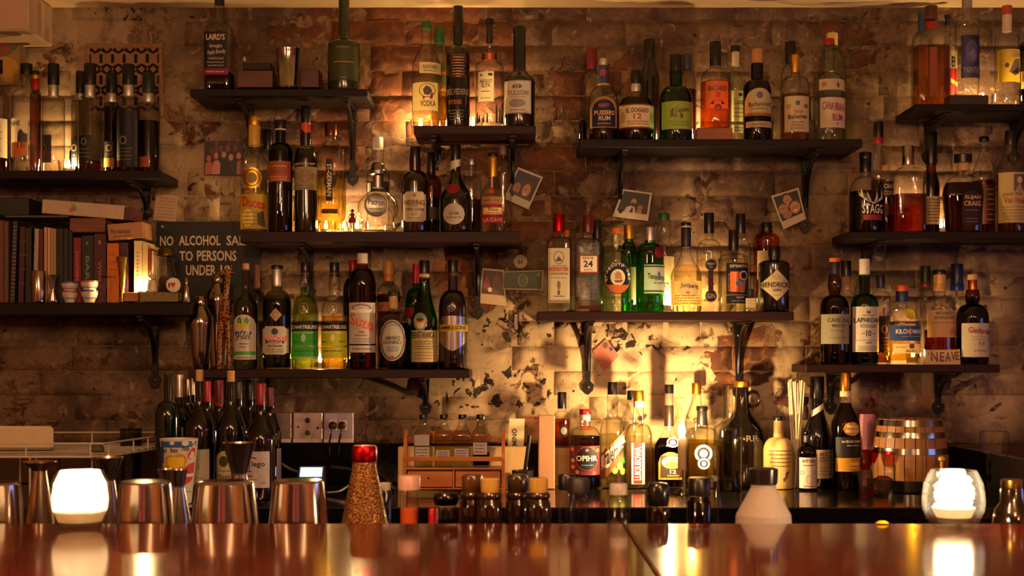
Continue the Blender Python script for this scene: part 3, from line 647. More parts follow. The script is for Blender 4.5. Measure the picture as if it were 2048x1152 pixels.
B('G', 'brown rum bottle with tan capsule and arched cream label', 1514, 56, 99, [(99, 130, 23, pbr('#b8844c', .5, 0, 0, .2, 60))], (160, 24), 184, 'r', 'dkb', (400, '#1c0804'),
  [('a', 1488, 181, 1541, 234, '#ddcc98', [('@o', 1508, 188, 1521, 202, '#5a6070'), ('Barbancourt', 1494, 208, 1538, 217, '#4a4438', 2), ('@l', 1498, 220, 1532, 224, '#6a5a40', 1)]),
   ('r', 1489, 230, 1541, 236, '#b8703c', []), ('r', 1490, 247, 1541, 259, '#d8c098', [('@l', 1500, 249, 1530, 257, '#6a5a40', 1)])])
B('G', 'rum bottle of pale amber with gold capsule and white star label', 1590, 58, 110, [(110, 146, 16, gold)], (152, 17), 176, 'r', 'clear', (190, '#e0a868'),
  [('r', 1566, 197, 1614, 268, '#e6d2a4', [('@o', 1568, 212, 1578, 221, '#a88a30'), ('@o', 1602, 212, 1612, 221, '#5a6a48'), ('@o', 1585, 206, 1594, 216, '#4a5468'), ('Gran', 1582, 224, 1600, 231, '#b84a38'), ('Bahamas', 1572, 233, 1608, 242, '#3a3028', 2), ('@l', 1576, 246, 1604, 264, '#6a5a40', 3)])])
B('G', 'bottle with black capsule standing behind the gold capsule rum', 1581, 40, 84, [(84, 127, 21, blk)], (130, 18), 165, 'r', 'clear', D=BK)
B('G', 'clear rum bottle with red cap and purple print at the right end of rum shelf', 1658, 61, 78, [(78, 91, 22, red)], (146, 21), 172, 'r', 'clear', (320, '#fff8e0'),
  [('r', 1634, 163, 1687, 185, '#dcc6a0', [('@o', 1638, 169, 1647, 179, '#a06048'), ('@p', [(1668, 168), (1673, 174), (1670, 182), (1666, 176)], '#5a3a50')]),
   ('r', 1636, 200, 1687, 260, '#ead4b4', [('CANA BRAVA', 1640, 210, 1685, 226, '#7a2a48', -5), ('RUM', 1658, 233, 1678, 247, '#8a1c48'), ('@o', 1666, 250, 1670, 254, '#8a1c48')])], D=4.24)
B('G', 'bottle with cream cap behind the red capped rum', 1664, 56, 67, [(67, 92, 23, plas('#d8b860', .5)), (92, 97, 22, green_c)], (100, 20), 150, 'r', 'pale', D=BK)
# ---- highest right shelf
B('I', 'big square clear tequila bottle of amber spirit with dark brown stopper', 1862, 66, 13, [(13, 40, 26, pbr('#4a2416', .5)), (44, 58, 21, red)], (64, 22), 76, 'q', 'clear', (94, '#d08a28'), [('T', [('@r', 1852, 100, 1866, 196, '#8c3a14'), ('@r', 1844, 100, 1847, 160, '#8c2a14')])], sec='q', sy=.8)
B('I', 'bottle with blue capsule behind the square tequila bottle', 1842, 40, 26, [(26, 68, 12, plas('#1c3c6a', .4))], (72, 12), 100, 'r', 'clear', D=BK, lb=[('r', 1824, 142, 1832, 172, '#1c2c6a', [])])
B('I', 'bottle with red and cream label between square bottle and blue label bottle', 1896, 34, 30, [(30, 36, 14, blk), (36, 52, 11, navy)], (82, 11), 100, 'c', 'clear', None, [('r', 1884, 95, 1911, 140, '#e0c890', [('B', 1898, 116, 1906, 138, K)]), ('r', 1884, 140, 1911, 190, '#a01c1c', [('@p', [(1896, 160), (1911, 168), (1911, 176), (1896, 168)], '#d8a83c')])], D=BK)
zi = SH['I'][0]
B('I', 'clear tequila bottle with navy label raised on a dark box in the upper right', 1934, 47, -6, [(-6, 16, 20, pbr('#8a8078', .5))], (42, 16), 58, 'r', 'clear', None,
  [('r', 1917, 75, 1955, 160, '#2a2450', [('@o', 1924, 84, 1949, 132, '#46406a'), ('@p', [(1930, 112), (1940, 100), (1946, 116), (1938, 128)], '#6a6488'), ('@r', 1917, 137, 1955, 160, '#3c3850'), ('TAPATIO', 1920, 139, 1952, 150, '#8a86a0')])], base=zi+PXL(21, 4.23))
m = MB(); m.box((0, 0, PXL(21, 4.23)/2), (PXL(80, 4.2), .05, PXL(21, 4.23)-.0005), pbr('#2c150e', .5), bev=.002); o = m.build('display_box', None, 0, (X(1936, 4.21), Y(4.228), zi)); tag(o, 'dark brown box under the navy label bottle', 'box')
B('I', 'clear tequila bottle with yellow label and red white neck band in the upper right', 2014, 48, 12, [(12, 30, 20, plas('#a83a20', .5)), (30, 64, 19, plas('#c8b0a0', .5))], (66, 17), 80, 'r', 'clear', None,
  [('r', 1992, 103, 2037, 168, '#c8a828', [('@o', 2006, 106, 2034, 120, '#d8c060'), ('@o', 2002, 130, 2010, 140, '#5a4a20'), ('@p', [(2010, 148), (2020, 124), (2032, 120), (2034, 146), (2022, 156)], '#9a9478'), ('@p', [(2014, 150), (2028, 138), (2030, 152)], '#4a4434')])])
B('I', 'dark bottle cut by the right picture edge on the highest shelf', 2062, 46, 40, [(40, 70, 20, blk)], (80, 18), 100, 'r', 'dkg', None, [('r', 2040, 145, 2070, 180, '#c89a28', [])])
# ---- long left shelf
B('D', 'clear bottle with yellow sleeve neck and yellow red label, first on long left shelf', 509, 56, 233, [(233, 251, 24, gold), (251, 292, 24, plas('#c8a438', .4))], (296, 20), 330, 'c', 'clear', (378, '#e8d880'),
  [('o', 489, 338, 528, 380, gold, [('@ring', 493, 342, 524, 376, '#6a4a14', 2), ('@o', 498, 348, 519, 370, '#8a7830')]),
   ('r', 482, 391, 536, 460, '#d8b838', [('@p', [(484, 396), (491, 394), (492, 416), (485, 420)], '#b81c1c'), ('Duces', 490, 398, 532, 418, '#b81c1c', -6), ('@o', 488, 420, 512, 456, '#e4d068'), ('@p', [(518, 430), (530, 424), (532, 456), (520, 452)], '#4a4428'), ('@l', 490, 424, 528, 454, '#7a6420', 4)])], taper=.94)
B('D', 'plain clear bottle behind the yellow label and copper label bottles', 536, 44, 260, [(260, 300, 20, blk)], (304, 18), 330, 'r', 'clear', None, [('r', 526, 386, 546, 446, '#d8c088', [('@l', 529, 392, 543, 440, '#6a5a30', 4)])], D=BK)
B('D', 'dark olive bottle with copper coloured label', 561, 48, 241, [(241, 258, 24, blk), (258, 261, 22, white)], (286, 21), 306, 'r', 'dkg', (400, '#180804'),
  [('r', 539, 325, 583, 366, '#b8623a', [('@l', 546, 330, 578, 340, '#d89868', 1), ('BIGALLET', 544, 342, 580, 350, '#8a3c20'), ('@l', 544, 354, 580, 364, '#d89868', 2)])])
B('D', 'tall black bottle with cream shield label and orange neck emblem', 612, 45, 213, [(213, 250, 20, blk)], (292, 23), 322, 'r', 'blk', None,
  [('T', [('@p', [(604, 247), (622, 247), (622, 266), (613, 268), (604, 260)], '#c83c1c'), ('@r', 599, 293, 626, 298, '#b8a070'), ('MENTZENDORFF', 593, 328, 631, 333, '#b8a888')]),
   ('r', 590, 336, 634, 382, '#b8a880', [('@ring', 603, 342, 623, 368, '#7a6a48', 3), ('@o', 609, 348, 617, 360, '#9a5a38'), ('@ring', 591, 348, 599, 360, '#7a6a48', 1.5), ('@ring', 626, 348, 633, 360, '#7a6a48', 1.5), ('@l', 594, 371, 630, 381, '#6a5a40', 2)])], opaque=pbr('#0b0908', .12, 0, .5, 0), D=4.24)
B('D', 'fluted clear liqueur bottle with dark vertical name plate, glowing at its foot', 662, 60, 247, [(247, 272, 25, metal('#6a3c20', .25))], (280, 22), 312, 'c', 'clear', (352, '#f0d860'),
  [('r', 656, 322, 669, 405, '#1c1410', [('ST-GERMAIN', 658, 330, 667, 396, '#e0d0a8', -90)]), ('o', 652, 352, 676, 380, '#2a1c10', []), ('r', 656, 326, 669, 404, '#1c1410', [('ST-GERMAIN', 658, 332, 667, 396, '#e0d0a8', -90)]),
   ('r', 648, 421, 678, 430, '#3a2414', []), ('T', [('@r', x, 300, x+1, 436, '#7a6038') for x in (641, 646, 679, 685)])], foot=.9)
B('D', 'clear bottle with white and red cap standing behind the silver decanter', 756, 46, 275, [(275, 298, 21, white)], (336, 24), 352, 'r', 'clear', None, [('r', 735, 365, 778, 386, '#1c1418', [('@r', 737, 368, 743, 386, '#e0d0b8'), ('@p', [(762, 368), (776, 368), (769, 384)], '#4a4488')])], D=BK)
# round silver decanter
D_ = 4.235; t = LT('decanter', 'round clear tequila decanter with silver medallion and wide metal stopper', 'bottle', 756, D_, SH['D'][0], [
  ('glass_body', [(461, 64), (452, 70), (440, 62), (432, 76), (418, 82), (404, 78), (390, 54), (380, 26), (374, 22)], glass('clear', .15), dict(sy=.7)),
  ('neck', [(376, 23), (351, 22)], metal('#9a948c', .3)), ('stopper', [(352, 22), (349, 34), (342, 35), (338, 28), (330, 26), (326, 18), (324, 3)], metal('#8a8078', .25))], GRP['D'], y=1)
m = MB(); m.lathe([(PXL(24, D_), 0), (PXL(24, D_), .003), (PXL(21, D_), .0045), (PXL(19, D_), .003)], metal('#a8a69a', .35), 28, M=Matrix.Translation((X(756, D_)-X(756, D_), -PXL(31, D_), Z(413, D_)-SH['D'][0])) @ Matrix.Rotation(math.pi/2, 4, 'X'))
md = m.build('medallion', t); m = MB(); draw(m, [('Patron', 740, 402, 772, 414, '#4a4638', -3), ('@l', 740, 418, 772, 424, '#5a5648', 1), ('@l', 746, 426, 766, 432, '#4a4638', 1)], lambda px, py, off: (X(px, D_)-X(756, D_), -PXL(31, D_)-.0046-off, Z(py, D_)-SH['D'][0]), 0); m.build('lettering', md, 0)
B('D', 'dark liqueur bottle with notched cream label in red brown capitals', 830, 56, 294, [(294, 318, 21, blk)], (342, 23), 366, 'r', 'dkb', None,
  [('n', 808, 386, 853, 446, '#ecdcb4', [('@o', 827, 390, 834, 397, '#8a6a48'), ('HEERING', 811, 403, 850, 413, '#6a1c18'), ('@l', 818, 414, 842, 417, '#6a5a48', 1), ('CHERRY LIQUEUR', 813, 419, 849, 425, '#5a1c18'), ('1818', 824, 429, 836, 434, '#7a6a58'), ('@l', 816, 436, 844, 441, '#8a7a68', 1)])], opaque=pbr('#170806', .1, 0, .6, 0))
B('D', 'dark bottle hidden behind the notched cream label liqueur', 862, 42, 305, [(305, 345, 18, blk)], (350, 17), 376, 'r', 'brown', (400, '#3a0c06'), [('r', 858, 416, 880, 441, '#565448', [])], D=BK)
B('D', 'sloping black green monastery liqueur bottle with round white label and red seal', 911, 65, 290, [(290, 318, 21, blk)], (345, 20), 402, 'c', 'blk', None,
  [('T', [('@p', [(901, 342), (921, 332), (921, 319), (901, 324)], '#c8c0b0')]), ('o', 894, 369, 920, 391, '#9c1c28', []), ('o', 888, 410, 930, 452, '#ddd2c0', [('@p', [(906, 424), (909, 417), (912, 424)], '#c8902c'), ('DOM', 900, 427, 918, 433, '#4a4038'), ('@l', 894, 436, 924, 440, '#5a5048', 1)])], opaque=pbr('#0a0c07', .1, 0, .6, 0))
B('D', 'amber clear bottle behind and right of the round white label liqueur', 943, 40, 318, [(318, 330, 18, silv)], (352, 17), 376, 'r', 'clear', (400, '#6a3818'), D=BK)
B('D', 'clear spirit bottle with gold neck sleeve and red cream label at shelf end', 986, 52, 306, [(306, 314, 21, blk), (314, 354, 18, gold)], (358, 17), 392, 'c', 'clear', None,
  [('T', [('@r', 983, 354, 985, 378, '#e8e0d0'), ('@r', 985, 354, 987, 378, '#c02020'), ('@r', 987, 354, 989, 378, '#202850'), ('@o', 978, 380, 988, 390, '#c84820')]),
   ('r', 964, 396, 1004, 411, '#c89058', [('@l', 967, 398, 1001, 409, '#8a3a20', 1)]), ('a', 964, 410, 1007, 448, '#b82830', [('@r', 968, 418, 1004, 431, '#e8cc80'), ('Pisco', 978, 418, 996, 425, '#5a2a18'), ('@l', 970, 427, 1002, 430, '#5a2a18', 1), ('LA CAVE', 968, 438, 1004, 446, '#e0a090')])])
B('D', 'clear bottle with pale cap behind the gold sleeve bottle at shelf end', 1006, 34, 288, [(288, 310, 15, pbr('#8a7058', .5))], (316, 14), 350, 'r', 'clear', D=BK)
# ---- shelf above the wine
B('E', 'slim clear spirit bottle with cork and white label of green deer', 492, 49, 527, [(527, 541, 14, cork)], (576, 15), 616, 'c', 'smoke', (595, '#c8d0c0'),
  [('a', 469, 630, 514, 719, '#efe8dc', [('@ring', 472, 633, 510, 672, '#c8c8b0', .8), ('@o', 476, 645, 506, 656, '#c8b828'), ('@p', [(480, 648), (479, 640), (484, 634), (488, 641), (487, 648)], '#2c6a34'), ('@p', [(493, 648), (493, 640), (498, 634), (502, 641), (500, 648)], '#3c8a44'),
     ('עלית'[::-1], 474, 661, 506, 672, K), ('הארק'[::-1], 477, 672, 503, 682, K), ('@l', 482, 686, 500, 690, K, 1), ('@l', 482, 692, 498, 697, '#6a6058', 1), ('@r', 470, 703, 513, 710, '#4a9a38'), ('@l', 474, 713, 510, 717, '#5a5048', 1)])])
B('E', 'bottle with brown wooden stopper behind the green deer label', 514, 36, 530, [(530, 578, 12, wood_c)], (580, 12), 610, 'r', 'smoke', D=BK)
B('E', 'grey clear absinthe bottle with silver capsule, diamond sticker and cream red label', 554, 57, 531, [(531, 538, 24, blk), (538, 573, 21, silv)], (580, 21), 612, 'r', 'smoke', (598, '#3a4038'),
  [('d', 544, 617, 568, 644, '#d8b888', [('@ring', 550, 624, 562, 637, '#8a6a48', 1)]),
   ('n', 528, 653, 579, 709, '#e6dcc4', [('@ring', 548, 657, 561, 670, '#2a2840', 3), ('@o', 551, 660, 558, 668, '#1c1c30'), ('@r', 532, 672, 575, 682, '#b83028'), ('PERNOD', 534, 672, 573, 681, '#f0e0c8'), ('@r', 536, 682, 572, 687, '#28305c'), ('ABSINTHE', 540, 683, 568, 687, '#d8d0c8'), ('Aux Extraits', 540, 689, 568, 694, '#4a4038'), ('@l', 536, 697, 572, 706, '#8a8070', 2)])])
def chart(cx, label, gl, c1, c2, ltop):
    B('E', label, cx, 52, 525, [(525, 542, 19, blk), (542, 554, 18, plas('#1c1210', .4))], (590, 20), 630, 'r', 'clear', ltop,
      [('T', [('@ring', cx-9, 606, cx+9, 628, '#9a8a50', 1.2), ('@p', [(cx-4, 612), (cx, 610), (cx+4, 616), (cx, 624)], '#9a8a50'), ('@l', cx-9, 544, cx+9, 551, '#a05040', 1)]),
       ('r', cx-25, 645, cx+25, 662, '#171412', [('CHARTREUSE', cx-24, 651, cx+24, 658, '#e8e0d0')]),
       ('r', cx-25, 662, cx+25, 692, c1, [('@o', cx-5, 668, cx+4, 684, c2), ('@l', cx-22, 664, cx+22, 668, c2, 1), ('@l', cx-22, 680, cx-10, 688, '#1c3a1c', 1), ('@l', cx+10, 678, cx+22, 688, '#1c3a1c', 1)]),
       ('r', cx-25, 694, cx+25, 717, c1, [('@l', cx-22, 700, cx+22, 704, '#1c3a1c', 1), ('@r', cx-25, 714, cx+25, 716, '#c8b060')])], bulge=.12, D=4.24)
chart(611, 'herbal liqueur bottle with black banner and green label', 'clear', '#2c8a3c', '#a8c890', (575, '#a8c850'))
chart(669, 'herbal liqueur bottle with black banner and yellow green label', 'clear', '#a8b828', '#e0e090', (632, '#d8b830'))
B('E', 'brown aperitif bottle with white cap and big orange lettering', 725, 54, 507, [(507, 530, 21, white)], (536, 22), 572, 'r', 'brown', (540, '#a8600c'),
  [('r', 700, 606, 751, 688, '#eee6da', [('@ring', 706, 609, 744, 624, '#6a6058', 2.5), ('@r', 704, 619, 746, 626, '#eee6da'), ('Suze', 703, 632, 748, 656, '#d8602a', -14), ('@l', 704, 656, 738, 660, '#d8a080', 1), ('1885', 720, 662, 732, 667, '#6a6058'), ('@l', 710, 669, 740, 673, '#6a6058', 1), ('@l', 706, 676, 744, 686, '#8a8070', 2)]),
   ('r', 700, 691, 751, 705, '#e8e0d0', [('@l', 704, 695, 748, 701, '#5a5048', 1)])])
B('E', 'dark green bottle with red capsule behind the white capped aperitif', 706, 40, 520, [(520, 546, 16, red)], (555, 16), 590, 'r', 'dkg', D=BK)
B('E', 'orange aperitivo bottle with gold capsule behind the oval wreath label', 777, 47, 523, [(523, 550, 22, pbr('#b8843c', .4)), (550, 563, 21, plas('#c87828', .4))], (568, 19), 590, 'r', 'clear', (588, '#b0501c'), [('r', 755, 605, 800, 623, '#c8a068', [('APEROL', 757, 607, 793, 621, '#b8281c')])], D=4.315)
B('E', 'short clear amaro bottle with dark stopper and oval wreath label', 787, 60, 583, [(583, 592, 23, pbr('#241c18', .5)), (592, 618, 18, cork)], (622, 21), 652, 'r', 'clear', (646, '#5a2410'),
  [('o', 761, 640, 813, 722, '#c8c4b4', [('@ring', 763, 642, 811, 720, '#4a5048', 3), ('@o', 769, 652, 805, 712, '#b4b4a8'), ('AMARO', 772, 672, 802, 680, '#3a3c38'), ('NONINO', 770, 681, 804, 689, '#3a3c38'), ('@l', 774, 692, 800, 704, '#5a5c58', 3), ('@o', 783, 711, 791, 719, '#a03c38'), ('@o', 762, 678, 767, 687, '#a03c38'), ('@o', 807, 678, 812, 687, '#a03c38')])])
B('E', 'green bottle with red capsule left of the eagle label bottle', 832, 44, 528, [(528, 570, 15, red)], (576, 16), 612, 'r', 'grn', None, [('r', 808, 616, 830, 634, '#a82018', []), ('r', 808, 634, 830, 652, '#3c4a30', [('@o', 812, 637, 824, 650, '#a8a088')])], D=BK)
B('E', 'green amaro bottle with eagle globe emblem and buff label', 849, 52, 521, [(521, 548, 21, blk), (548, 557, 21, pbr('#c8a870', .5))], (562, 21), 640, 'b', 'grn', (655, '#0c1404'),
  [('o', 828, 626, 856, 662, '#8aa89a', [('@p', [(829, 636), (842, 644), (855, 636), (852, 650), (832, 650)], '#d88c3c'), ('@o', 835, 644, 850, 658, '#e0d0b8'), ('@p', [(834, 640), (842, 636), (850, 640), (842, 648)], '#2a2018')]),
   ('r', 824, 661, 874, 724, '#e0cc8c', [('FERNET-BRANCA', 825, 664, 869, 677, K), ('@l', 828, 681, 870, 700, '#6a5830', 4), ('@l', 828, 702, 870, 720, '#8a7440', 3)])])
B('E', 'purple black bottle with silver shield and yellow banner at the right end', 906, 57, 520, [(520, 544, 20, blk), (544, 552, 21, plas('#3a2c18', .4))], (580, 20), 618, 'r', 'blk', None,
  [('T', [('@ring', 896, 610, 911, 624, '#8a8090', 1.2), ('@l', 899, 613, 909, 621, '#8a8090', 2)]), ('s', 880, 632, 932, 702, metal('#a8a4a4', .22), []),
   ('r', 877, 650, 935, 663, '#e0c020', [('KAMM & SONS', 878, 652, 932, 660, K)])], opaque=pbr('#0e070c', .1, 0, .6, 0))
# ---- gin shelf
B('H', 'square clear gin bottle with red cap and tall cream label of a guard', 1118, 48, 428, [(428, 463, 23, metal('#b01018', .3))], (474, 18), 488, 'r', 'clear', None,
  [('r', 1096, 498, 1138, 607, '#efe0bc', [('@ring', 1107, 504, 1127, 530, '#5a5048', 1.2), ('@p', [(1110, 524), (1117, 514), (1124, 524)], '#3a3a48'), ('@l', 1100, 532, 1134, 534, '#6a5a48', 1), ('BEEFEATER', 1098, 536, 1136, 544, '#b01c1c'), ('LONDON DRY GIN', 1099, 547, 1135, 551, K), ('@l', 1100, 556, 1134, 558, '#6a5a48', 1), ('@p', [(1114, 566), (1117, 563), (1120, 566), (1120, 576), (1117, 582), (1114, 576)], '#6a6458'), ('@r', 1115, 582, 1119, 591, '#4a4038'), ('@l', 1106, 592, 1128, 596, '#5a5048', 1), ('@l', 1098, 600, 1136, 606, '#a89878', 1)])], sec='q')
B('H', 'bottle with orange stopper peeking right of the red capped gin', 1133, 20, 461, [(461, 473, 11, orange)], (476, 10), 492, 'r', 'clear', D=BK)
B('H', 'etched clear gin bottle marked 24 with dark red cap', 1176, 52, 430, [(430, 465, 22, plas('#5c0c18', .3))], (476, 19), 490, 'r', 'clear', (601, '#fff0e8'),
  [('r', 1157, 511, 1195, 548, '#a83c2c', [('@r', 1160, 514, 1192, 545, '#f0e4d0'), ('BEEFEATER', 1164, 516, 1186, 520, '#b03028'), ('24', 1166, 523, 1184, 536, K), ('@l', 1166, 539, 1186, 543, '#b06050', 1)]), ('r', 1154, 612, 1198, 619, '#7a101c', [])], sec='q', bump=.5)
B('H', 'bottle with shiny black cap behind the gin marked 24', 1194, 30, 440, [(440, 478, 19, blk)], (482, 16), 505, 'r', 'smoke', D=BK)
B('H', 'pale green gin bottle with orange stopper and round navy ship label', 1232, 61, 456, [(456, 468, 20, orange)], (498, 19), 524, 'r', 'pale', None,
  [('o', 1208, 526, 1259, 590, '#1c2240', [('@ring', 1209, 527, 1258, 589, '#a8643c', 1.2), ('@o', 1219, 540, 1248, 573, '#ecdcb8'), ('@p', [(1227, 550), (1233, 544), (1240, 548), (1242, 560), (1228, 560)], '#b08a50'), ('@p', [(1226, 562), (1244, 561), (1240, 567), (1229, 567)], '#7a5830'),
    ('@p', [(1212, 571), (1256, 571), (1250, 580), (1242, 586), (1233, 588), (1224, 585), (1217, 580)], '#c8682c')]+
   [(ch, 1233.5+22*math.sin(a)-2.3, 557.5-27*math.cos(a)-3, 1233.5+22*math.sin(a)+2.3, 557.5-27*math.cos(a)+3, '#f0e8d8') for ch, a in zip('PLYMOUTH', [(-1.75+.31*i) for i in range(8)])]+
   [(ch, 1233.5+22*math.sin(a)-2.2, 557.5-27*math.cos(a)-3, 1233.5+22*math.sin(a)+2.2, 557.5-27*math.cos(a)+3, '#f0e8d8') for ch, a in zip('GIN', (1.0, 1.3, 1.6))])], bump=.1)
B('H', 'green glass bottle with gold screw cap behind the ship label gin', 1258, 32, 450, [(450, 478, 20, gold)], (484, 18), 510, 'r', 'grn', None, [('r', 1256, 535, 1272, 600, '#5a6a38', [])], D=BK)
B('H', 'bright green gin bottle with silver cap and red seal', 1300, 56, 455, [(455, 484, 20, silv)], (486, 22), 506, 'r', 'grn', (603, '#60c860'),
  [('o', 1306, 495, 1326, 517, '#8c0c30', []), ('r', 1286, 531, 1328, 588, '#e4e8e4', [('@r', 1286, 533, 1328, 536, '#2a4a34'), ('@r', 1286, 582, 1328, 585, '#2a4a34'), ('Tanqueray', 1293, 550, 1328, 564, '#1c2a1c', -4), ('@l', 1304, 566, 1326, 569, '#4a4a40', 1), ('@o', 1312, 545, 1318, 555, '#4a68b0')])])
B('H', 'clear flask bottle with green cap behind the bright green gin', 1328, 40, 427, [(427, 441, 22, green_c)], (484, 24), 510, 'r', 'clear', None, [('r', 1322, 514, 1347, 610, '#f0e0a0', [('RD', 1326, 566, 1336, 582, K)])], D=4.33, bulge=.25)
B('H', 'broad clear gin bottle with long dark neck sleeve, brightly lit behind its label', 1372, 62, 445, [(445, 452, 20, blk), (452, 455, 20, white), (455, 495, 20, plas('#241820', .4))], (500, 19), 556, 'c', 'clear', (530, '#fff0b8'),
  [('r', 1342, 563, 1403, 612, '#d8bc78', [('@o', 1352, 562, 1394, 596, '#e8d08c'), ('Junipero', 1358, 568, 1392, 580, '#6a5838', -4), ('@o', 1368, 584, 1376, 589, '#c86a28'), ('@l', 1346, 590, 1400, 610, '#7a6840', 4)])])
B('H', 'clear gin bottle with black screw cap and two round dark labels', 1418, 50, 426, [(426, 467, 20, blk)], (478, 15), 506, 'r', 'clear', (520, '#f8f0e0'),
  [('r', 1413, 540, 1423, 586, '#3a1820', []), ('o', 1407, 519, 1430, 543, '#17121c', [('@ring', 1408, 520, 1429, 542, '#9a8a88', .8), ('PERRYS', 1411, 527, 1426, 532, '#d0c8c0'), ('TOT', 1414, 534, 1423, 538, '#d0c8c0')]), ('o', 1407, 581, 1430, 605, '#1c1418', [('@ring', 1408, 582, 1429, 604, '#9a8a88', .8), ('GIN', 1411, 588, 1426, 598, '#e0d8d0')]),
   ('T', [('@ring', 1408, 551, 1428, 573, '#3a2c30', 1), ('@l', 1410, 553, 1426, 571, '#3a2c30', 3)])], D=4.295)
B('H', 'squat clear gin bottle with black label showing a copper picture', 1467, 61, 460, [(460, 501, 20, blk)], (506, 17), 522, 'r', 'clear', (518, '#e8e4c8'),
  [('r', 1449, 528, 1493, 608, '#14100e', [('SIPSMITH', 1455, 531, 1491, 537, '#b8b0a0'), ('@r', 1456, 545, 1476, 585, copp), ('@ring', 1474, 543, 1491, 562, '#b8a898', 2.5), ('@o', 1466, 562, 1482, 574, '#4a5890'), ('@l', 1452, 548, 1456, 584, '#8a8078', 8), ('@p', [(1476, 566), (1488, 560), (1484, 586), (1474, 586)], '#8a5434'), ('@r', 1449, 590, 1493, 592, '#6a6058'), ('VJOP', 1467, 594, 1483, 599, '#a89888'), ('@l', 1456, 601, 1488, 605, '#6a6058', 1)])])
B('H', 'clear bottle with tall black cap behind the copper picture gin', 1481, 42, 428, [(428, 467, 20, blk)], (472, 17), 515, 'r', 'clear', D=BK)
B('H', 'miniature square bottle with dark top and cream label on gin shelf', 1500, 23, 578, [(578, 594, 15, pbr('#14201a', .4))], (596, 20), 599, 'q', 'clear', None, [('r', 1490, 597, 1511, 621, '#d8c8a0', [('@l', 1492, 600, 1509, 618, '#a08c68', 4)])], sec='q', D=4.205)
B('H', 'amber brown plastic bottle with black cap behind the diamond label gin', 1533, 52, 445, [(445, 464, 22, blk)], (466, 24), 482, 'r', 'ambr', None, [('r', 1512, 503, 1556, 560, '#e0cca0', [])], D=BK)
B('H', 'black apothecary gin bottle with cream diamond label', 1548, 62, 492, [(492, 514, 24, blk)], (520, 22), 530, 'r', 'blk', None,
  [('d', 1515, 541, 1581, 603, '#e4d4a4', [('HENDRICKS', 1518, 566, 1577, 576, '#2a2018'), ('@l', 1536, 552, 1560, 562, '#a89868', 2), ('GIN', 1540, 579, 1556, 584, '#2a2018'), ('@l', 1540, 588, 1556, 596, '#a89868', 1)])], opaque=pbr('#07070a', .1, 0, .6, 0))
# ---- bourbon shelf
B('J', 'whiskey bottle with black stopper, antlers and dark red spirit', 1731, 65, 305, [(305, 318, 24, blk), (318, 345, 23, blk)], (352, 19), 392, 'r', 'clear', (384, '#1c0503'),
  [('T', [('STAGG', 1717, 411, 1761, 430, '#d8cdb8'), ('@r', 1719, 432, 1759, 443, '#8a2018')]+[('@p', p, '#c8c0ac') for p in ([(1724, 404), (1712, 394), (1710, 382), (1713, 393), (1718, 396), (1716, 380), (1720, 397), (1728, 402)], [(1732, 406), (1727, 396), (1726, 386), (1730, 396), (1734, 404)], [(1740, 406), (1744, 396), (1745, 384), (1748, 398), (1744, 406)], [(1746, 404), (1757, 396), (1757, 380), (1760, 394), (1764, 384), (1760, 400), (1750, 406)], [(1720, 402), (1740, 408), (1756, 402), (1740, 411)])])])
B('J', 'tall bottle with black top and red band behind the antler whiskey', 1757, 32, 244, [(244, 275, 19, blk), (275, 287, 18, red)], (290, 15), 350, 'c', 'clear', (360, '#7a2c14'), D=BK)
B('J', 'bottle with tan cork and old style label between antler and silver capped bottles', 1771, 32, 331, [(331, 342, 15, cork)], (346, 14), 362, 'r', 'clear', (366, '#5a180c'), [('r', 1762, 364, 1785, 396, '#3a1c10', [("Old's", 1764, 369, 1784, 379, '#d8b888'), ('CORN', 1764, 383, 1784, 392, '#d8b888')]), ('r', 1764, 410, 1780, 432, '#5a2418', [])], D=4.29)
B('J', 'clear square whiskey bottle with silver stopper half full of red amber', 1816, 62, 292, [(292, 330, 23, metal('#a89a92', .2))], (336, 24), 350, 'r', 'clear', (390, '#8c2410'), [('T', [('@l', 1824, 362, 1838, 368, '#b0a898', 1), ('@l', 1822, 376, 1836, 380, '#8a8078', 1)])], sec='q')
B('J', 'dark bottle with tall black capsule and handwritten cream label lit from behind', 1862, 34, 264, [(264, 328, 24, blk)], (332, 19), 375, 'c', 'brown', (352, '#2a0804'), [('r', 1848, 394, 1882, 450, '#ecd898', [('@l', 1850, 398, 1880, 446, '#5a4a38', 8)])], D=4.29)
B('J', 'wide shouldered whiskey flask with black stopper and dark oval emblem', 1926, 80, 309, [(309, 326, 35, blk), (326, 342, 24, cork)], (350, 24), 392, 'r', 'clear', (366, '#3a0805'),
  [('a', 1918, 383, 1956, 452, '#2c0c0a', [('ELIJAH', 1923, 393, 1954, 402, '#c8a070'), ('CRAIG', 1921, 404, 1954, 414, '#c8a070'), ('@l', 1924, 420, 1950, 424, '#8a6048', 1), ('@l', 1924, 436, 1950, 448, '#7a5440', 2)])], sec='f', taper=.86)
B('J', 'bottle with dark cap and script label behind the wide shouldered flask', 1968, 46, 274, [(274, 283, 20, blk)], (300, 17), 352, 'c', 'clear', (362, '#7a3414'), [('r', 1958, 372, 1986, 450, '#5a2c18', [('@l', 1966, 376, 1982, 446, '#c8a878', 7)])], D=BK)
B('J', 'whiskey bottle with buff portrait label at the right edge', 2021, 60, 262, [(262, 290, 22, blk)], (300, 20), 346, 'c', 'clear', (350, '#c87c38'),
  [('r', 1993, 348, 2048, 448, '#dcc27c', [('@r', 2017, 352, 2040, 386, '#5a4a3c'), ('@o', 2023, 356, 2034, 370, '#c8a880'), ('@p', [(2019, 386), (2028, 368), (2038, 386)], '#a08868'), ('Old Rip', 1998, 388, 2034, 396, '#7a4a28', 3), ('Van Winkle', 2000, 398, 2046, 410, '#a03c20', -2), ('@l', 1998, 414, 2044, 444, '#8a6a3c', 5)])])
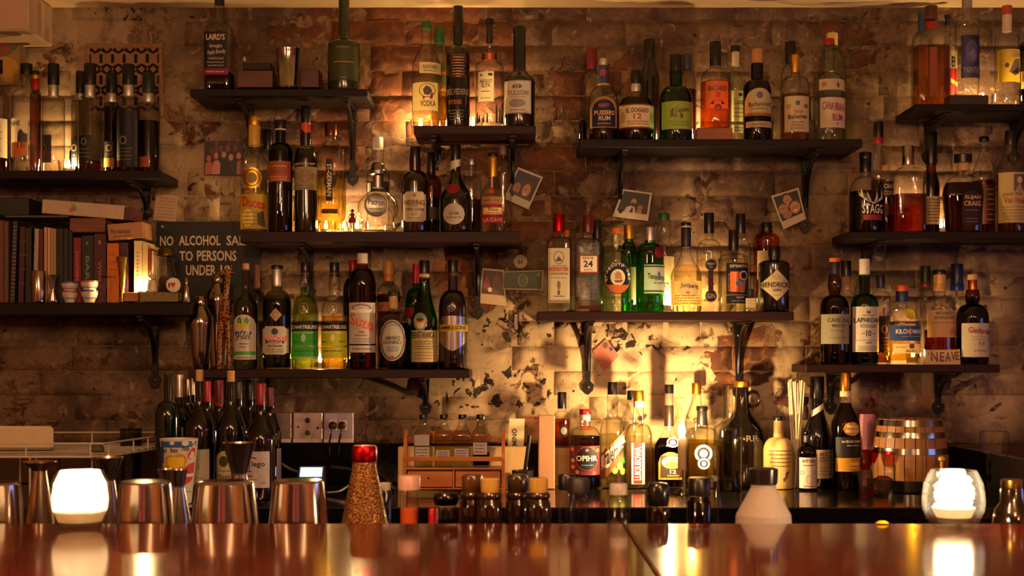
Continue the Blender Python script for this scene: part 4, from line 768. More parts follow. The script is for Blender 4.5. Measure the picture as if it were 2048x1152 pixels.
# ---- whisky shelf
B('K', 'olive whisky bottle with orange topped dark capsule and plain grey label', 1669, 57, 516, [(516, 524, 21, orange), (524, 551, 21, pbr('#1c2028', .4))], (590, 21), 618, 'r', 'olive', (592, '#4a2c08'),
  [('r', 1641, 629, 1697, 688, '#a8a086', [('CAOL ILA', 1650, 637, 1692, 645, '#3a3630'), ('MOCH', 1658, 649, 1684, 655, '#3a3630'), ('@l', 1654, 660, 1686, 664, '#6a6658', 1), ('@l', 1650, 672, 1690, 680, '#6a6658', 1)])], bulge=.28)
B('K', 'clear bottle with black cap between the olive and the green whisky', 1692, 40, 522, [(522, 553, 20, blk)], (580, 17), 610, 'r', 'clear', (650, '#8a3010'), D=BK)
B('K', 'green whisky bottle with white capsule and white label marked 10', 1729, 55, 518, [(518, 552, 21, plas('#ded6c4', .4))], (588, 22), 614, 'r', 'grn', (640, '#143008'),
  [('r', 1703, 614, 1757, 704, '#eee6d6', [('@p', [(1727, 628), (1726, 620), (1730, 624), (1733, 620), (1734, 628)], '#4a4a58'), ('@l', 1716, 630, 1744, 633, '#5a5048', 1), ('LAPHROAIG', 1705, 636, 1756, 646, K), ('@l', 1712, 649, 1748, 656, K, 2), ('10', 1725, 661, 1735, 673, K), ('@l', 1717, 666, 1723, 669, K, 1), ('@l', 1738, 666, 1744, 669, K, 1), ('@l', 1708, 680, 1754, 682, '#6a6058', 1), ('1815', 1725, 684, 1736, 688, K), ('@l', 1710, 692, 1752, 702, '#8a8070', 3)])])
B('K', 'amber bottle with dark cap and black orange label behind the green whisky', 1761, 40, 550, [(550, 576, 17, navy)], (580, 16), 605, 'r', 'clear', (632, '#a05018'), [('r', 1748, 634, 1776, 705, '#1c120e', [('@ring', 1757, 650, 1770, 668, '#c86828', 3), ('@l', 1758, 672, 1772, 700, '#b86030', 4)])], D=BK)
B('K', 'dumpy clear whisky bottle with navy orange stopper and blue label', 1804, 70, 571, [(571, 583, 27, pbr('#c85a20', .5)), (583, 604, 25, plas('#1c2a5c', .4)), (604, 612, 17, glass('clear'))], (614, 20), 654, 'r', 'clear', (676, '#f0c848'),
  [('o', 1802, 617, 1825, 640, '#b0a040', []), ('r', 1775, 652, 1838, 682, '#24449c', [('KILCHOMAN', 1784, 659, 1836, 668, '#e8dcc0'), ('@l', 1790, 672, 1832, 675, '#8a9ac0', 1), ('@r', 1809, 655, 1811, 672, '#c87868')]),
   ('r', 1780, 688, 1838, 707, '#e8dcb0', [('@o', 1808, 687, 1819, 698, '#6a6858'), ('ISLAY', 1802, 700, 1824, 704, K), ('@l', 1784, 692, 1804, 697, '#8a8070', 1)])], foot=.86)
B('K', 'bottle with dark green cap and red band behind the blue label whisky', 1851, 38, 532, [(532, 566, 19, pbr('#18221c', .4)), (566, 573, 19, red)], (576, 17), 606, 'r', 'clear', D=BK)
B('K', 'whisky bottle with buff label and red amber spirit behind the name card', 1879, 62, 540, [(540, 549, 26, blk), (549, 567, 24, cork), (567, 581, 24, plas('#c89858', .5))], (590, 22), 618, 'r', 'clear', (660, '#7a1810'),
  [('r', 1851, 621, 1906, 675, '#dcbc80', [('MONKEY', 1864, 624, 1898, 630, '#4a4030'), ('SHOULDER', 1861, 633, 1900, 639, '#4a4030'), ('@l', 1856, 644, 1902, 648, '#8a7448', 1), ('@p', [(1888, 670), (1892, 658), (1898, 656), (1904, 664), (1906, 670)], '#b87c48')])], D=4.262)
B('K', 'clear bottle with broad blue capsule behind the buff label whisky', 1914, 44, 528, [(528, 568, 24, navy), (568, 582, 27, plas('#20307a', .3))], (586, 20), 620, 'r', 'clear', (680, '#a07040'), D=BK)
B('K', 'dark sherried whisky bottle with cork, copper neck and cream label', 1945, 63, 549, [(549, 560, 20, cork), (560, 582, 18, copp)], (608, 24), 638, 'r', 'brown', (595, '#1c0503'),
  [('r', 1918, 647, 1975, 714, '#e8dcbc', [('Glenfarclas', 1928, 656, 1974, 668, '#a02820', -4), ('@l', 1934, 672, 1970, 682, '#a89878', 2), ('15', 1948, 684, 1960, 690, '#a02820'), ('@l', 1936, 700, 1968, 703, K, 1)])], bulge=.2)
# ---- back counter, right group
DF = 4.22
B('N', 'orange bitters bottle with black cap raised on the pale box', 1124, 34, 784, [(784, 817, 18, blk)], (822, 16), 842, 'r', 'clear', (838, '#e8701c'), [('o', 1118, 848, 1136, 873, '#2a2420', [('@o', 1121, 853, 1133, 868, '#b8b0a0')])], base=CZ+PXL(76, 4.32), D=4.325)
m = MB(); h = PXL(76, 4.32); m.box((0, 0, h/2), (PXL(66, 4.3), .06, h-.001), woodm('#b88c50', '#d0a468', .5, (3, 20, 20)), bev=.002); tag(m.build('wooden_box', None, 0, (X(1140, 4.32), Y(4.325), CZ)), 'pale wooden box under the orange bitters bottle', 'box')
m = MB(); m.box((0, 0, PXL(148, 4.2)/2), (PXL(33, 4.2), .03, PXL(148, 4.2)), pbr('#c09070', .25, 0, .3, .1, 20), bev=.003); tag(m.build('tall_carton', None, 0, (X(1093, 4.2), Y(4.2), CZ)), 'tall narrow tan carton standing left of the round navy label gin', 'box')
B('N', 'round bodied gin bottle with red cap and round dark label on red pattern', 1170, 62, 818, [(818, 829, 23, red), (829, 842, 22, white)], (852, 21), 876, 'r', 'clear', (872, '#5a3c48'),
  [('r', 1139, 890, 1199, 948, '#7a2a34', [('@o', x, y, x+7, y+8, c) for x, y, c in ((1141, 893, '#d86040'), (1146, 905, '#3a3450'), (1142, 928, '#e07858'), (1190, 895, '#e07048'), (1188, 930, '#3a3450'), (1150, 938, '#d8a080'), (1183, 940, '#d85838'), (1142, 915, '#c8a090'))]),
   ('T', [('@p', [(1163, 848), (1170, 838), (1177, 848), (1172, 852)], '#b02818'), ('@r', 1158, 856, 1184, 859, '#b02818')]),
   ('o', 1150, 890, 1195, 940, '#1c1020', [('@ring', 1151, 891, 1194, 939, '#a05038', 1), ('@o', 1169, 895, 1176, 902, '#c06040'), ('OPIHR', 1152, 909, 1192, 920, '#f0e0c8'), ('@l', 1160, 926, 1186, 930, '#4a90a0', 1)])], D=DF)
B('N', 'clear syrup bottle with black cap, slanted white banner and limes', 1225, 51, 764, [(764, 789, 20, blk)], (834, 22), 872, 'r', 'clear', (868, '#e8e4c0'),
  [('T', [('@p', [(1202, 906), (1250, 858), (1250, 872), (1202, 920)], '#8a6030'), ('@p', [(1202, 932), (1202, 912), (1246, 870), (1251, 884), (1214, 934)], '#f0e8d4'), ('@p', [(1202, 958), (1202, 940), (1250, 896), (1251, 908), (1210, 954)], '#7a5428'), ('Falernum', 1208, 884, 1249, 918, '#3a2c20', 26)]),
   ('T', [('@o', 1222, 932, 1234, 946, '#6a9a28'), ('@o', 1232, 922, 1244, 938, '#b8c050'), ('@o', 1238, 934, 1249, 948, '#8ab040'), ('@o', 1225, 936, 1231, 942, '#d0d878'), ('@p', [(1236, 924), (1246, 912), (1250, 926)], '#3c7a28')])], D=DF)
B('N', 'clear vodka bottle with gold cap and red white vertical label', 1277, 52, 781, [(781, 802, 21, gold), (802, 814, 20, white)], (846, 20), 876, 'r', 'clear', (850, '#fff8dc'),
  [('r', 1261, 884, 1287, 966, '#f0e8d8', [('@r', 1265, 884, 1282, 965, '#b82018'), ('LUKSUSOWA', 1267, 892, 1280, 958, '#f4ecdc', 90)])], sec='q', D=DF)
B('N', 'bottle with black cap behind the gold capped vodka', 1263, 46, 781, [(781, 800, 18, blk)], (805, 17), 850, 'c', 'clear', D=4.33)
B('N', 'dark rum bottle with gold framed label left of the lit taper candle', 1338, 60, 769, [(769, 787, 19, blk), (787, 810, 18, plas('#9a4a38', .5)), (810, 852, 19, plas('#241810', .35))], (856, 20), 896, 'c', 'clear', (876, '#3a0a06'),
  [('T', [('@ring', 1332, 874, 1356, 894, '#c8c0a0', 3), ('@o', 1338, 879, 1350, 889, '#b8b090')]), ('a', 1316, 903, 1362, 958, '#b8861c', [('@r', 1320, 910, 1362, 954, '#2a1408'), ('@o', 1322, 911, 1362, 936, '#e0c890'), ('Appleton', 1326, 914, 1360, 922, '#a02818', -2), ('@o', 1328, 922, 1358, 934, '#c8602c'), ('12', 1338, 938, 1350, 946, '#d8b870'), ('@l', 1332, 948, 1356, 952, '#c8a050', 1)])], sec='f', taper=.92, D=DF)
B('N', 'clear bottle with gold cap right behind the taper flame', 1393, 46, 766, [(766, 788, 19, gold)], (792, 17), 848, 'c', 'clear', (880, '#f8ecb0'), D=4.32)
B('N', 'square shouldered gin bottle with black stopper and figure eight label', 1404, 60, 812, [(812, 821, 23, blk), (821, 850, 20, plas('#1c1a18', .4))], (854, 20), 872, 'r', 'clear', (880, '#f6e8a4'),
  [('o', 1384, 886, 1422, 924, '#16140f', [('@ring', 1386, 888, 1420, 922, '#efe8d8', 4.5), ('@o', 1395, 897, 1411, 913, '#b8b0a0'), ('HALF', 1396, 889, 1410, 893, K)]), ('o', 1390, 912, 1417, 938, '#16140f', [('@ring', 1392, 914, 1415, 936, '#efe8d8', 3.5), ('@o', 1399, 920, 1408, 930, '#c8a8a0')])], sec='q', D=DF)
B('N', 'open empty clear wine bottle with a little golden liquid left', 1456, 56, 768, [], (838, 20), 858, 'c', 'thick', (964, '#a87c20'), D=4.15)
# growler with ring handle
t = LT('growler', 'big black brown beer jug with gold crown cap and ring handle', 'jug', 1484, 4.30, CZ, [
  ('glass_body', [(975, 78), (970, 92), (960, 98), (880, 98), (860, 90), (845, 70), (832, 44), (818, 30), (785, 26), (774, 26)], pbr('#0e0906', .1, 0, .6, 0)),
  ('crown_cap', [(774, 30), (771, 31), (763, 28), (761, 20)], gold)], 'bottles on the back counter', y=1)
m = MB(); hx = PXL(22, 4.3); pts = [(hx+.018*math.cos(a)*1.1, 0, Z(798, 4.3)-CZ+.024*math.sin(a)) for a in [i*math.pi*2/14 for i in range(15)]]
m.tube(pts, .0055, pbr('#0e0906', .1, 0, .6, 0), 8); m.build('ring_handle', t)
m = MB(); kk = 4.3/F; P_ = lambda px, py, off: ((px-1484)*kk, -math.sqrt(max(0, (49*kk)**2-((px-1484)*kk)**2))-off, Z(py, 4.3)-CZ)
draw(m, [('RR', 1484, 868, 1510, 880, '#7a6858')], P_, .001); m.build('lettering', t, 0)
B('N', 'cream coloured bottle with tan neck and handwriting with a small drawing', 1557, 60, 832, [(832, 841, 21, blk), (841, 870, 19, plas('#b08c60', .5))], (874, 20), 902, 'r', 'clear', None,
  [('T', [('@l', 1534, 896, 1582, 934, '#6a5234', 5), ('@p', [(1560, 956), (1568, 948), (1566, 942), (1574, 940), (1568, 954), (1562, 962)], '#5a4630')])], opaque=pbr('#d0b070', .35, 0, .3, .12, 30), D=DF)
B('N', 'thin clear pourer bottle behind the cream handwritten bottle', 1560, 24, 790, [], (805, 8), 850, 'c', 'clear', D=4.33)
# paper straws in a bundle
t = thing('paper_straws', 'fanned bundle of cream paper straws standing on the counter', 'straws', (X(1593, 4.24), Y(4.24), CZ)); sm = pbr('#e6d8b0', .5, 0, 0, .1); k = 4.24/F
for i in range(11):
    m = MB(); tx = -17+34*i/10; m.tube([((-6+12*((i*7) % 11)/10)*k, -.01+.02*((i*5) % 4)/3, .001), (tx*k, -.008+.016*((i*3) % 4)/3, Z(762+R.uniform(-4, 4), 4.24)-CZ)], .0027, sm, 8); m.build('straw', t)
B('N', 'tall black sparkling wine bottle with diagonal white neck band', 1634, 56, 753, [(753, 796, 28, plas('#0c0c12', .3))], (812, 26), 880, 'c', 'blk', None,
  [('T', [('@p', [(1620, 822), (1645, 805), (1645, 817), (1620, 834)], '#e0d4c0')]), ('r', 1626, 898, 1662, 955, '#c8b098', [('ALT', 1632, 903, 1650, 910, '#6a3a30'), ('@l', 1630, 912, 1656, 922, '#6a3a30', 2), ('@l', 1630, 930, 1656, 950, '#8a7060', 3)])], D=4.27, opaque=pbr('#08080a', .1, 0, .6, 0))
B('N', 'small red bitters bottle with white label in front of the black sparkling wine', 1614, 38, 856, [(856, 870, 16, glass('smoke')), (870, 884, 16, plas('#1c1c18', .4))], (890, 16), 908, 'r', 'clear', (887, '#8a0a14'),
  [('r', 1597, 914, 1632, 975, '#ece0d4', [('BITTERS', 1602, 918, 1628, 924, '#5a2a2c'), ('@l', 1600, 927, 1630, 932, '#6a3a38', 1), ('@ring', 1598, 940, 1605, 948, '#8a5048', 1), ('@ring', 1624, 940, 1631, 948, '#8a5048', 1), ('@ring', 1608, 948, 1622, 966, '#b09088', 1), ('@l', 1602, 968, 1628, 974, '#8a5048', 1)])], D=4.17)
B('N', 'tall cognac bottle with gold oval sticker and yellow bottom band', 1691, 57, 745, [(745, 782, 21, metal('#b88028', .3)), (782, 793, 22, plas('#e0c898', .5))], (798, 21), 852, 'c', 'clear', (806, '#3a1004'),
  [('o', 1680, 843, 1716, 870, gold, [('PIERRE', 1688, 849, 1710, 855, '#f0e4c0'), ('FERRAND', 1685, 858, 1713, 864, '#f0e4c0')]), ('r', 1668, 873, 1718, 913, '#120c0a', [('1er CRU DE COGNAC', 1678, 879, 1717, 884, '#e0d4c0'), ('@l', 1684, 887, 1714, 892, '#b0a898', 1)]),
   ('r', 1668, 914, 1718, 941, '#d89c1c', [('AMBRE', 1694, 922, 1714, 929, '#f0e0b8'), ('@l', 1694, 932, 1714, 936, '#f0e0b8', 1)])], taper=.97, D=4.20)
# crinkled cellophane bag
t = thing('cellophane_bag', 'twisted clear pink bag with red contents between cognac and barrel', 'bag', (X(1735, 4.3), Y(4.3), CZ)); k = 4.3/F
def crinkle(prof, mat, n, amp, sy, seed, nm, par):
    r_ = random.Random(seed); mb = MB(); mb.lathe(prof, mat, n, sy); mb.v = [(x*(1+r_.uniform(-amp, amp)), y*(1+r_.uniform(-amp, amp)), z) for x, y, z in mb.v]; mb.build(nm, par, 20)
crinkle([(20*k, .0), (24*k, .02), (26*k, .10), (25*k, .14), (24*k, Z(822, 4.3)-CZ-.01), (9*k, Z(815, 4.3)-CZ), (14*k, Z(803, 4.3)-CZ), (18*k, Z(796, 4.3)-CZ)], liquid('#e8c8cc', .0), 14, .10, .6, 3, 'film', t)
crinkle([(15*k, .002), (20*k, .02), (21*k, .06), (15*k, .085)], pbr('#a81818', .3), 12, .1, .55, 4, 'contents', t)
crinkle([(17*k, .087), (19*k, .1), (20*k, .16), (16*k, Z(828, 4.3)-CZ)], pbr('#b8909a', .5), 10, .06, .5, 5, 'pouch', t)
# barrel of staves and hoops
DB_ = 4.12; t = thing('barrel', 'small oak barrel with bright steel hoops and a wooden tap', 'barrel', (X(1826, DB_), Y(DB_)+.03, CZ)); k = (DB_+.03)/F
def brad(z):
    pts = [(0, 66), (.045, 73), (.10, 74), (.17, 68), (.225, 61)]
    for (a, r0), (b, r1) in zip(pts, pts[1:]):
        if z <= b: return (r0+(r1-r0)*(z-a)/(b-a))*k
    return pts[-1][1]*k
NS = 22; oak = woodm('#7c4c22', '#a47038', .5, (20, 20, 3)); zs = [.004, .03, .06, .10, .14, .18, .218]
for s in range(NS):
    a0 = 2*math.pi*s/NS+.012; a1 = 2*math.pi*(s+1)/NS-.012; vs = []; fs = []
    for z in zs:
        r = brad(z)
        for a, rr in ((a0, r), ((a0+a1)/2, r), (a1, r), (a1, r-.008), (a0, r-.008)): vs.append((rr*math.cos(a), rr*math.sin(a), z))
    for j in range(len(zs)-1):
        for i in range(5): i2 = (i+1) % 5; fs.append((j*5+i, j*5+i2, (j+1)*5+i2, (j+1)*5+i))
    fs.append((4, 3, 2, 1, 0)); q = (len(zs)-1)*5; fs.append(tuple(q+i for i in range(5)))
    m = MB(); m.add(vs, fs, oak); m.build('stave', t, 0)
m = MB(); m.lathe([(brad(.215)-.009, .195), (brad(.215)-.009, .203)], oak, 28); m.build('head', t)
m = MB(); m.lathe([(brad(.0)-.009, .004), (brad(.0)-.009, .012)], oak, 28); m.build('head', t)
hoop = metal('#8a867e', .16)
for z, h in ((.207, .018), (.172, .016), (.124, .017), (.020, .034)):
    m = MB(); pr = [(brad(z-h/2)+.0004, z-h/2), (brad(z-h/2)+.0022, z-h/2), (brad(z)+.0022, z), (brad(z+h/2)+.0022, z+h/2), (brad(z+h/2)+.0004, z+h/2)]
    m.lathe(pr, hoop, 36, cap0=False, cap1=False); m.build('hoop', t, 60)
m = MB(); bx = PXL(36, DB_); yy = -math.sqrt(max(0, brad(.08)**2-bx**2)); m.lathe([(.009, 0), (.006, .012), (.006, .035), (.0095, .036), (.0095, .05), (.003, .056)], oak, 12, M=Matrix.Translation((bx, yy+.004, .072)) @ Matrix.Rotation(math.pi/2, 4, 'X'))
m.lathe([(.004, 0), (.005, .006), (.005, .018), (.011, .022), (.010, .03), (.003, .034)], pbr('#c89850', .4), 12, M=Matrix.Translation((bx, yy-.037, .080))); m.build('tap', t)
for px in (1812, 1832, 1846):
    m = MB(); m.lathe([(.010, 0), (.012, .004), (.009, .010), (.002, .012)], metal('#a89a88', .2), 12)
    tag(m.build('bottle_stopper', None, 40, (X(px, DB_), Y(DB_)+.02, CZ+.2035)), {1812: 'first small metal stopper lying on the barrel head', 1832: 'middle small metal stopper lying on the barrel head', 1846: 'last small metal stopper lying on the barrel head'}[px], 'stopper', 'stoppers on the barrel')
# glasses near the barrel
t = LT('cocktail_glass', 'stemmed glass of bright red liquid beside the barrel', 'glass', 1741, 4.075, CZ, [
  ('glass_body', [(975, 26), (972, 22), (968, 4), (935, 4), (925, 20), (905, 36), (893, 38)], glass('clear', .1), dict(c1=False)), ('drink', [(926, 16), (914, 26), (900, 33)], liquid('#c8201c', .2))], y=1)
t = LT('tumbler', 'cut tumbler holding amber orange peel in front of the barrel', 'glass', 1766, 4.01, CZ, [
  ('glass_body', [(986, 44), (980, 47), (930, 50), (929, 47), (978, 43)], glass('clear', .3), dict(c1=False)), ('orange_peel', [(979, 36), (970, 41), (958, 38), (952, 20)], liquid('#c8681c', .4), dict(n=9, sm=0))], y=1)
t = LT('tumbler', 'small clear shot glass with red tint at the foot of the cognac bottle', 'glass', 1727, 4.02, CZ, [
  ('glass_body', [(988, 18), (984, 20), (940, 22), (940, 20), (980, 16)], glass('clear', .3), dict(c1=False)), ('drink', [(983, 14), (974, 16)], liquid('#c83020', .3))], y=1)
lg = Z(890, DW)
t = LT('tumbler', 'square clear tumbler upside down on the black ledge at right', 'glass', 1984, 4.02, lg, [('glass_body', [(908, 46), (900, 49), (864, 49), (862, 44)], glass('clear', .35), dict(e=6))], y=1)
t.location.z = lg+.0005; t.location.x = 1.415
# taper candle in glass holder
zc = CZ; t = LT('taper_candle', 'lit white taper candle in a small glass holder on the counter', 'candle', 1364, 4.02, CZ, [
  ('glass_holder', [(989, 38), (985, 36), (978, 14), (966, 9), (956, 12), (945, 22), (938, 24), (937, 19)], glass('clear', .2)),
  ('wax', [(940, 17), (876, 16), (873, 12)], paper('#f6e6bc', .55))], y=1)
m = MB(); zf = Z(873, 4.02)-CZ; m.tube([(0, 0, zf-.004), (.0004, 0, zf+.004)], .0007, blk, 5); m.build('wick', t)
m = MB(); m.lathe(flame_prof(.0105, .042, zf+.003), emit('taper_flame', (1, .62, .26), 3900), 10); m.build('flame', t)  # flame drawn oversize, its bloom is built into the shape
# ---- spice rack
RX0, RX1, DR = 808, 1010, 4.06; kr = DR/F; rw = (RX1-RX0)*kr; t = thing('spice_rack', 'orange brown wooden rack with rail and two small drawers', 'rack', (X((RX0+RX1)/2, DR), Y(DR), CZ))
rk = woodm('#b05a20', '#d88840', .4, (4, 20, 20), .2); zr = lambda y: Z(y, DR)-CZ; H_ = zr(862)
for s in (-1, 1):
    m = MB(); x = s*(rw/2-.005); pr = [(-.045, 0), (.035, 0), (.035, H_), (.015, H_+.004), (-.01, H_-.02), (-.03, zr(905)), (-.045, zr(915))]
    m.prism([(a, b) for a, b in pr], -.005, .005, rk, Matrix.Translation((x, 0, 0)) @ Matrix.Rotation(math.pi/2, 4, 'Z')); m.build('side_panel', t, 0)
m = MB(); n_ = 12; ar = [(-rw/2+.01+(rw-.02)*i/n_, zr(876)+.022*(math.sin(math.pi*min(1, max(0, (i-1)/(n_-2))))**.4)) for i in range(n_+1)]
m.prism([(-rw/2+.01, zr(884))]+[(rw/2-.01, zr(884))]+ar[::-1], .030, .034, rk); m.build('back_rail', t, 0)
m = MB(); m.box((0, -.038, zr(916)), (rw-.02, .008, PXL(9, DR)), rk, bev=.001); m.build('front_rail', t, 0)
m = MB(); m.box((0, -.005, zr(935)), (rw-.02, .078, .006), rk, bev=.001); m.build('shelf_plank', t, 0)
m = MB(); m.box((0, .0, zr(975)), (rw-.02, .070, .004), rk); m.box((0, .031, zr(955)), (rw-.02, .004, .05), rk); m.box((-.001, -.005, zr(955)), (.005, .07, PXL(38, DR)), rk); m.build('drawer_case', t, 0)
for s in (-1, 1):
    m = MB(); w2 = rw/2-.018; m.box((s*(w2/2+.0045), -.012, zr(956)), (w2, .06, PXL(31, DR)), rk, bev=.0012); d = m.build('drawer', t, 0)
    m = MB(); m.lathe([(.0032, 0), (.0032, .0008)], pbr('#1a0c05', .8), 12, M=Matrix.Translation((s*(w2/2+.0045)-.004, -.0421, zr(954))) @ Matrix.Rotation(math.pi/2, 4, 'X')); m.build('knob_hole', d, 0)
for i, (cx, lab, lq, ly, l0, l1) in enumerate(((847, 'leftmost square bottle in the wooden rack, clear liquid and taped label', '#e8e0a8', 872, 893, 915), (888, 'rack bottle of pale yellow liquid, second from the left', '#f0dc70', 880, 899, 915), (925, 'rack bottle of pale liquid, third from the left', '#e0dc98', 880, 896, 915), (962, 'rack bottle at right with high label and dark brown liquid', '#3a1c10', 905, 884, 908))):
    B('N', lab, cx, 36, 829, [(829, 838, 17, blk)], (845, 15), 872, 'c', 'thick', (ly, lq), [('r', cx-15, l0, cx+12, l1, '#e8e0e4', [('@l', cx-13, l0+2, cx+10, l1-2, '#5a5058', 3)])]+([('r', cx-18, 869, cx+12, 890, '#dcd4cc', [])] if i == 0 else []), sec='q', D=4.05, base=CZ+zr(935)+.0035)
# boards, box and card behind the rack
m = MB(); pb = woodm('#c8a064', '#e0c088', .5, (12, 12, 2)); hb = Z(893, 4.2)-CZ; m.box((0, 0, hb/2), (PXL(258, 4.2), .05, hb), pb, bev=.002); tag(m.build('wine_crate', None, 0, (X(926, 4.2), Y(4.2), CZ)), 'pale pine box behind the spice rack', 'box')
t = thing('menu_card', 'cream leaning card with vertical black letters right of the rack', 'card', (X(1030, 4.29), Y(4.29), CZ)); m = MB(); k = 4.29/F; hh = Z(838, 4.29)-CZ
m.add([(-20*k, -.001, 0), (14*k, -.001, 0), (20*k, .03, hh), (-11*k, .03, hh), (-20*k, .003, 0), (14*k, .003, 0), (20*k, .034, hh), (-11*k, .034, hh)], [(0, 1, 2, 3), (7, 6, 5, 4), (0, 4, 5, 1), (1, 5, 6, 2), (2, 6, 7, 3), (3, 7, 4, 0)], paper('#ead8ac', 0)); m.build('board', t, 0)
m = MB(); draw(m, [('MINO', 1021, 858, 1031, 892, K, 90)], lambda px, py, off: ((px-1030+3)*k, -.001+.031*(Z(py, 4.29)-CZ)/hh-off, Z(py, 4.29)-CZ), .001); m.build('lettering', t, 0)
t = thing('pen_cup', 'black cup with a marker sticking out beside the cream card', 'cup', (X(1045, 4.12), Y(4.13), CZ)); m = MB(); hc = Z(941, 4.12)-CZ; m.lathe([(.028, 0), (.033, hc), (.030, hc), (.026, .004)], pbr('#16110e', .4, .3), 20, cap1=False); m.build('cup_body', t)
m = MB(); m.tube([(0, .005, .006), (.022, .012, Z(872, 4.12)-CZ)], .006, blk, 8); m.build('marker', t)
# ---- card terminal with cables
DT = 4.02; k = DT/F; t = thing('card_terminal', 'black card payment terminal with glowing blue white screen', 'terminal', (X(622, DT), Y(DT), CZ))
Mx = Matrix.Translation((0, 0, .036)) @ Matrix.Rotation(math.radians(52), 4, 'X')
m = MB(); m.box((0, 0, 0), (.082, .105, .030), plas('#23211f', .35), Mx, .006); m.build('housing', t)
m = MB(); m.box((0, .026, .0155), (.066, .034, .003), emit('lcd_screen', (.45, .72, 1), 2.2), Mx, .001); m.build('screen', t, 0)
m = MB(); m.box((0, .026, .0150), (.074, .042, .003), plas('#3a5a8a', .3), Mx, .001); m.build('screen_frame', t, 0)
for j in range(3):
    for i in range(3):
        m = MB(); m.box((-.022+.022*i, -.006-.013*j, .0155), (.017, .009, .004), plas(['#4a4844', '#4a4844', ('#a82820', '#d8b020', '#2c8a3c')[i]][j], .4), Mx, .001); m.build('key', t, 0)
m = MB(); m.box((0, .01, .004), (.07, .06, .008), plas('#8a8680', .3), None, .002); m.build('stand_foot', t, 0)
def cable(label, pts, r, mat, D=4.1):
    m = MB(); P3 = []
    for i in range(len(pts)-1):
        p0, p1, p2, p3 = [pts[min(max(j, 0), len(pts)-1)] for j in (i-1, i, i+1, i+2)]
        for q in range(5):
            u = q/5; P3.append(tuple(.5*((2*p1[c])+(-p0[c]+p2[c])*u+(2*p0[c]-5*p1[c]+4*p2[c]-p3[c])*u*u+(-p0[c]+3*p1[c]-3*p2[c]+p3[c])*u**3) for c in range(3)))
    P3.append(pts[-1]); m.tube([(X(a, d), Y(d), max(Z(b, d), CZ+r)) for a, b, d in P3], r, mat, 7); tag(m.build('cable', None), label, 'cable')
cable('grey cable running from the wine bottles to the card terminal', [(560, 925, 4.15), (580, 938, 4.12), (597, 944, 4.06)], .004, plas('#8a7c6c', .4))
cable('thick black cable running right behind the card terminal', [(662, 935, 4.1), (700, 940, 4.1), (760, 950, 4.12), (790, 985, 4.12)], .007, blk)
cable('thin white cable looping on the counter by the card terminal', [(655, 985, 4.0), (680, 982, 3.98), (705, 968, 4.05), (735, 970, 4.08), (745, 990, 4.0)], .0028, plas('#b0a8a0', .4))
for i, (px, py) in enumerate(((700, 966), (742, 952))):
    cable(('coiled black lead lying left of the red capped shaker', 'coiled black lead lying behind the red capped shaker')[i], [(px+16*math.cos(a), py+12-a*.4, 4.05+.03*math.sin(a)) for a in [q*.8 for q in range(10)]], .0035, blk)
# ---- wall plates with plugs
zt_ = lambda y: Z(y, DW)
for i, (x0, x1, lab, mt) in enumerate(((552, 584, 'dark metal blank wall plate left of the sockets', '#7a6a68'), (587, 646, 'steel wall plate with a key switch and a round jack', '#b8a0a0'), (648, 708, 'steel power socket plate with two plugs in it', '#a898b0'))):
    t = thing('wall_plate', lab, 'socket', (X((x0+x1)/2, DW), -.002, zt_(855)), 'wall plates above the counter')
    m = MB(); m.box((0, -.004, 0), (PXL(x1-x0-1, DW), .008, PXL(60, DW)), pbr(mt, .35, .5), bev=.002); m.build('plate', t, 0); k = DW/F
    m = MB(); m.box((0, -.010, -PXL(26, DW)), (PXL(x1-x0-2, DW), .008, PXL(7, DW)), pbr('#c8b4b8', .4, .3)); m.build('sill_strip', t, 0)
    if i == 1:
        for dx, dz, r, mm_ in ((0, 15, .008, navy), (0, -10, .008, metal('#6a6462', .3)), (20, 0, .004, blk), (-19, 2, .003, blk)):
            m = MB(); m.lathe([(r, 0), (r, .006), (r*.7, .009)], mm_, 14, M=Matrix.Translation((dx*k, -.008, dz*k)) @ Matrix.Rotation(math.pi/2, 4, 'X')); m.build('knob', t)
    if i == 2:
        for dx in (-11, 8):
            m = MB(); m.box((dx*k, -.010, 5*k), (PXL(17, DW), .006, PXL(22, DW)), plas('#c8b8b0', .4), None, .002); m.build('socket_face', t, 0)
            m = MB(); m.lathe([(.013, 0), (.012, .018), (.006, .024)], plas('#3a1c14', .25), 14, M=Matrix.Translation((dx*k, -.012, 5*k)) @ Matrix.Rotation(math.pi/2, 4, 'X')); m.tube([(dx*k, -.034, 3*k), (dx*k-.003, -.038, -12*k), (dx*k-.012, -.03, -38*k), (dx*k-.01, -.028, -62*k)], .0028, blk, 6); m.build('plug', t)
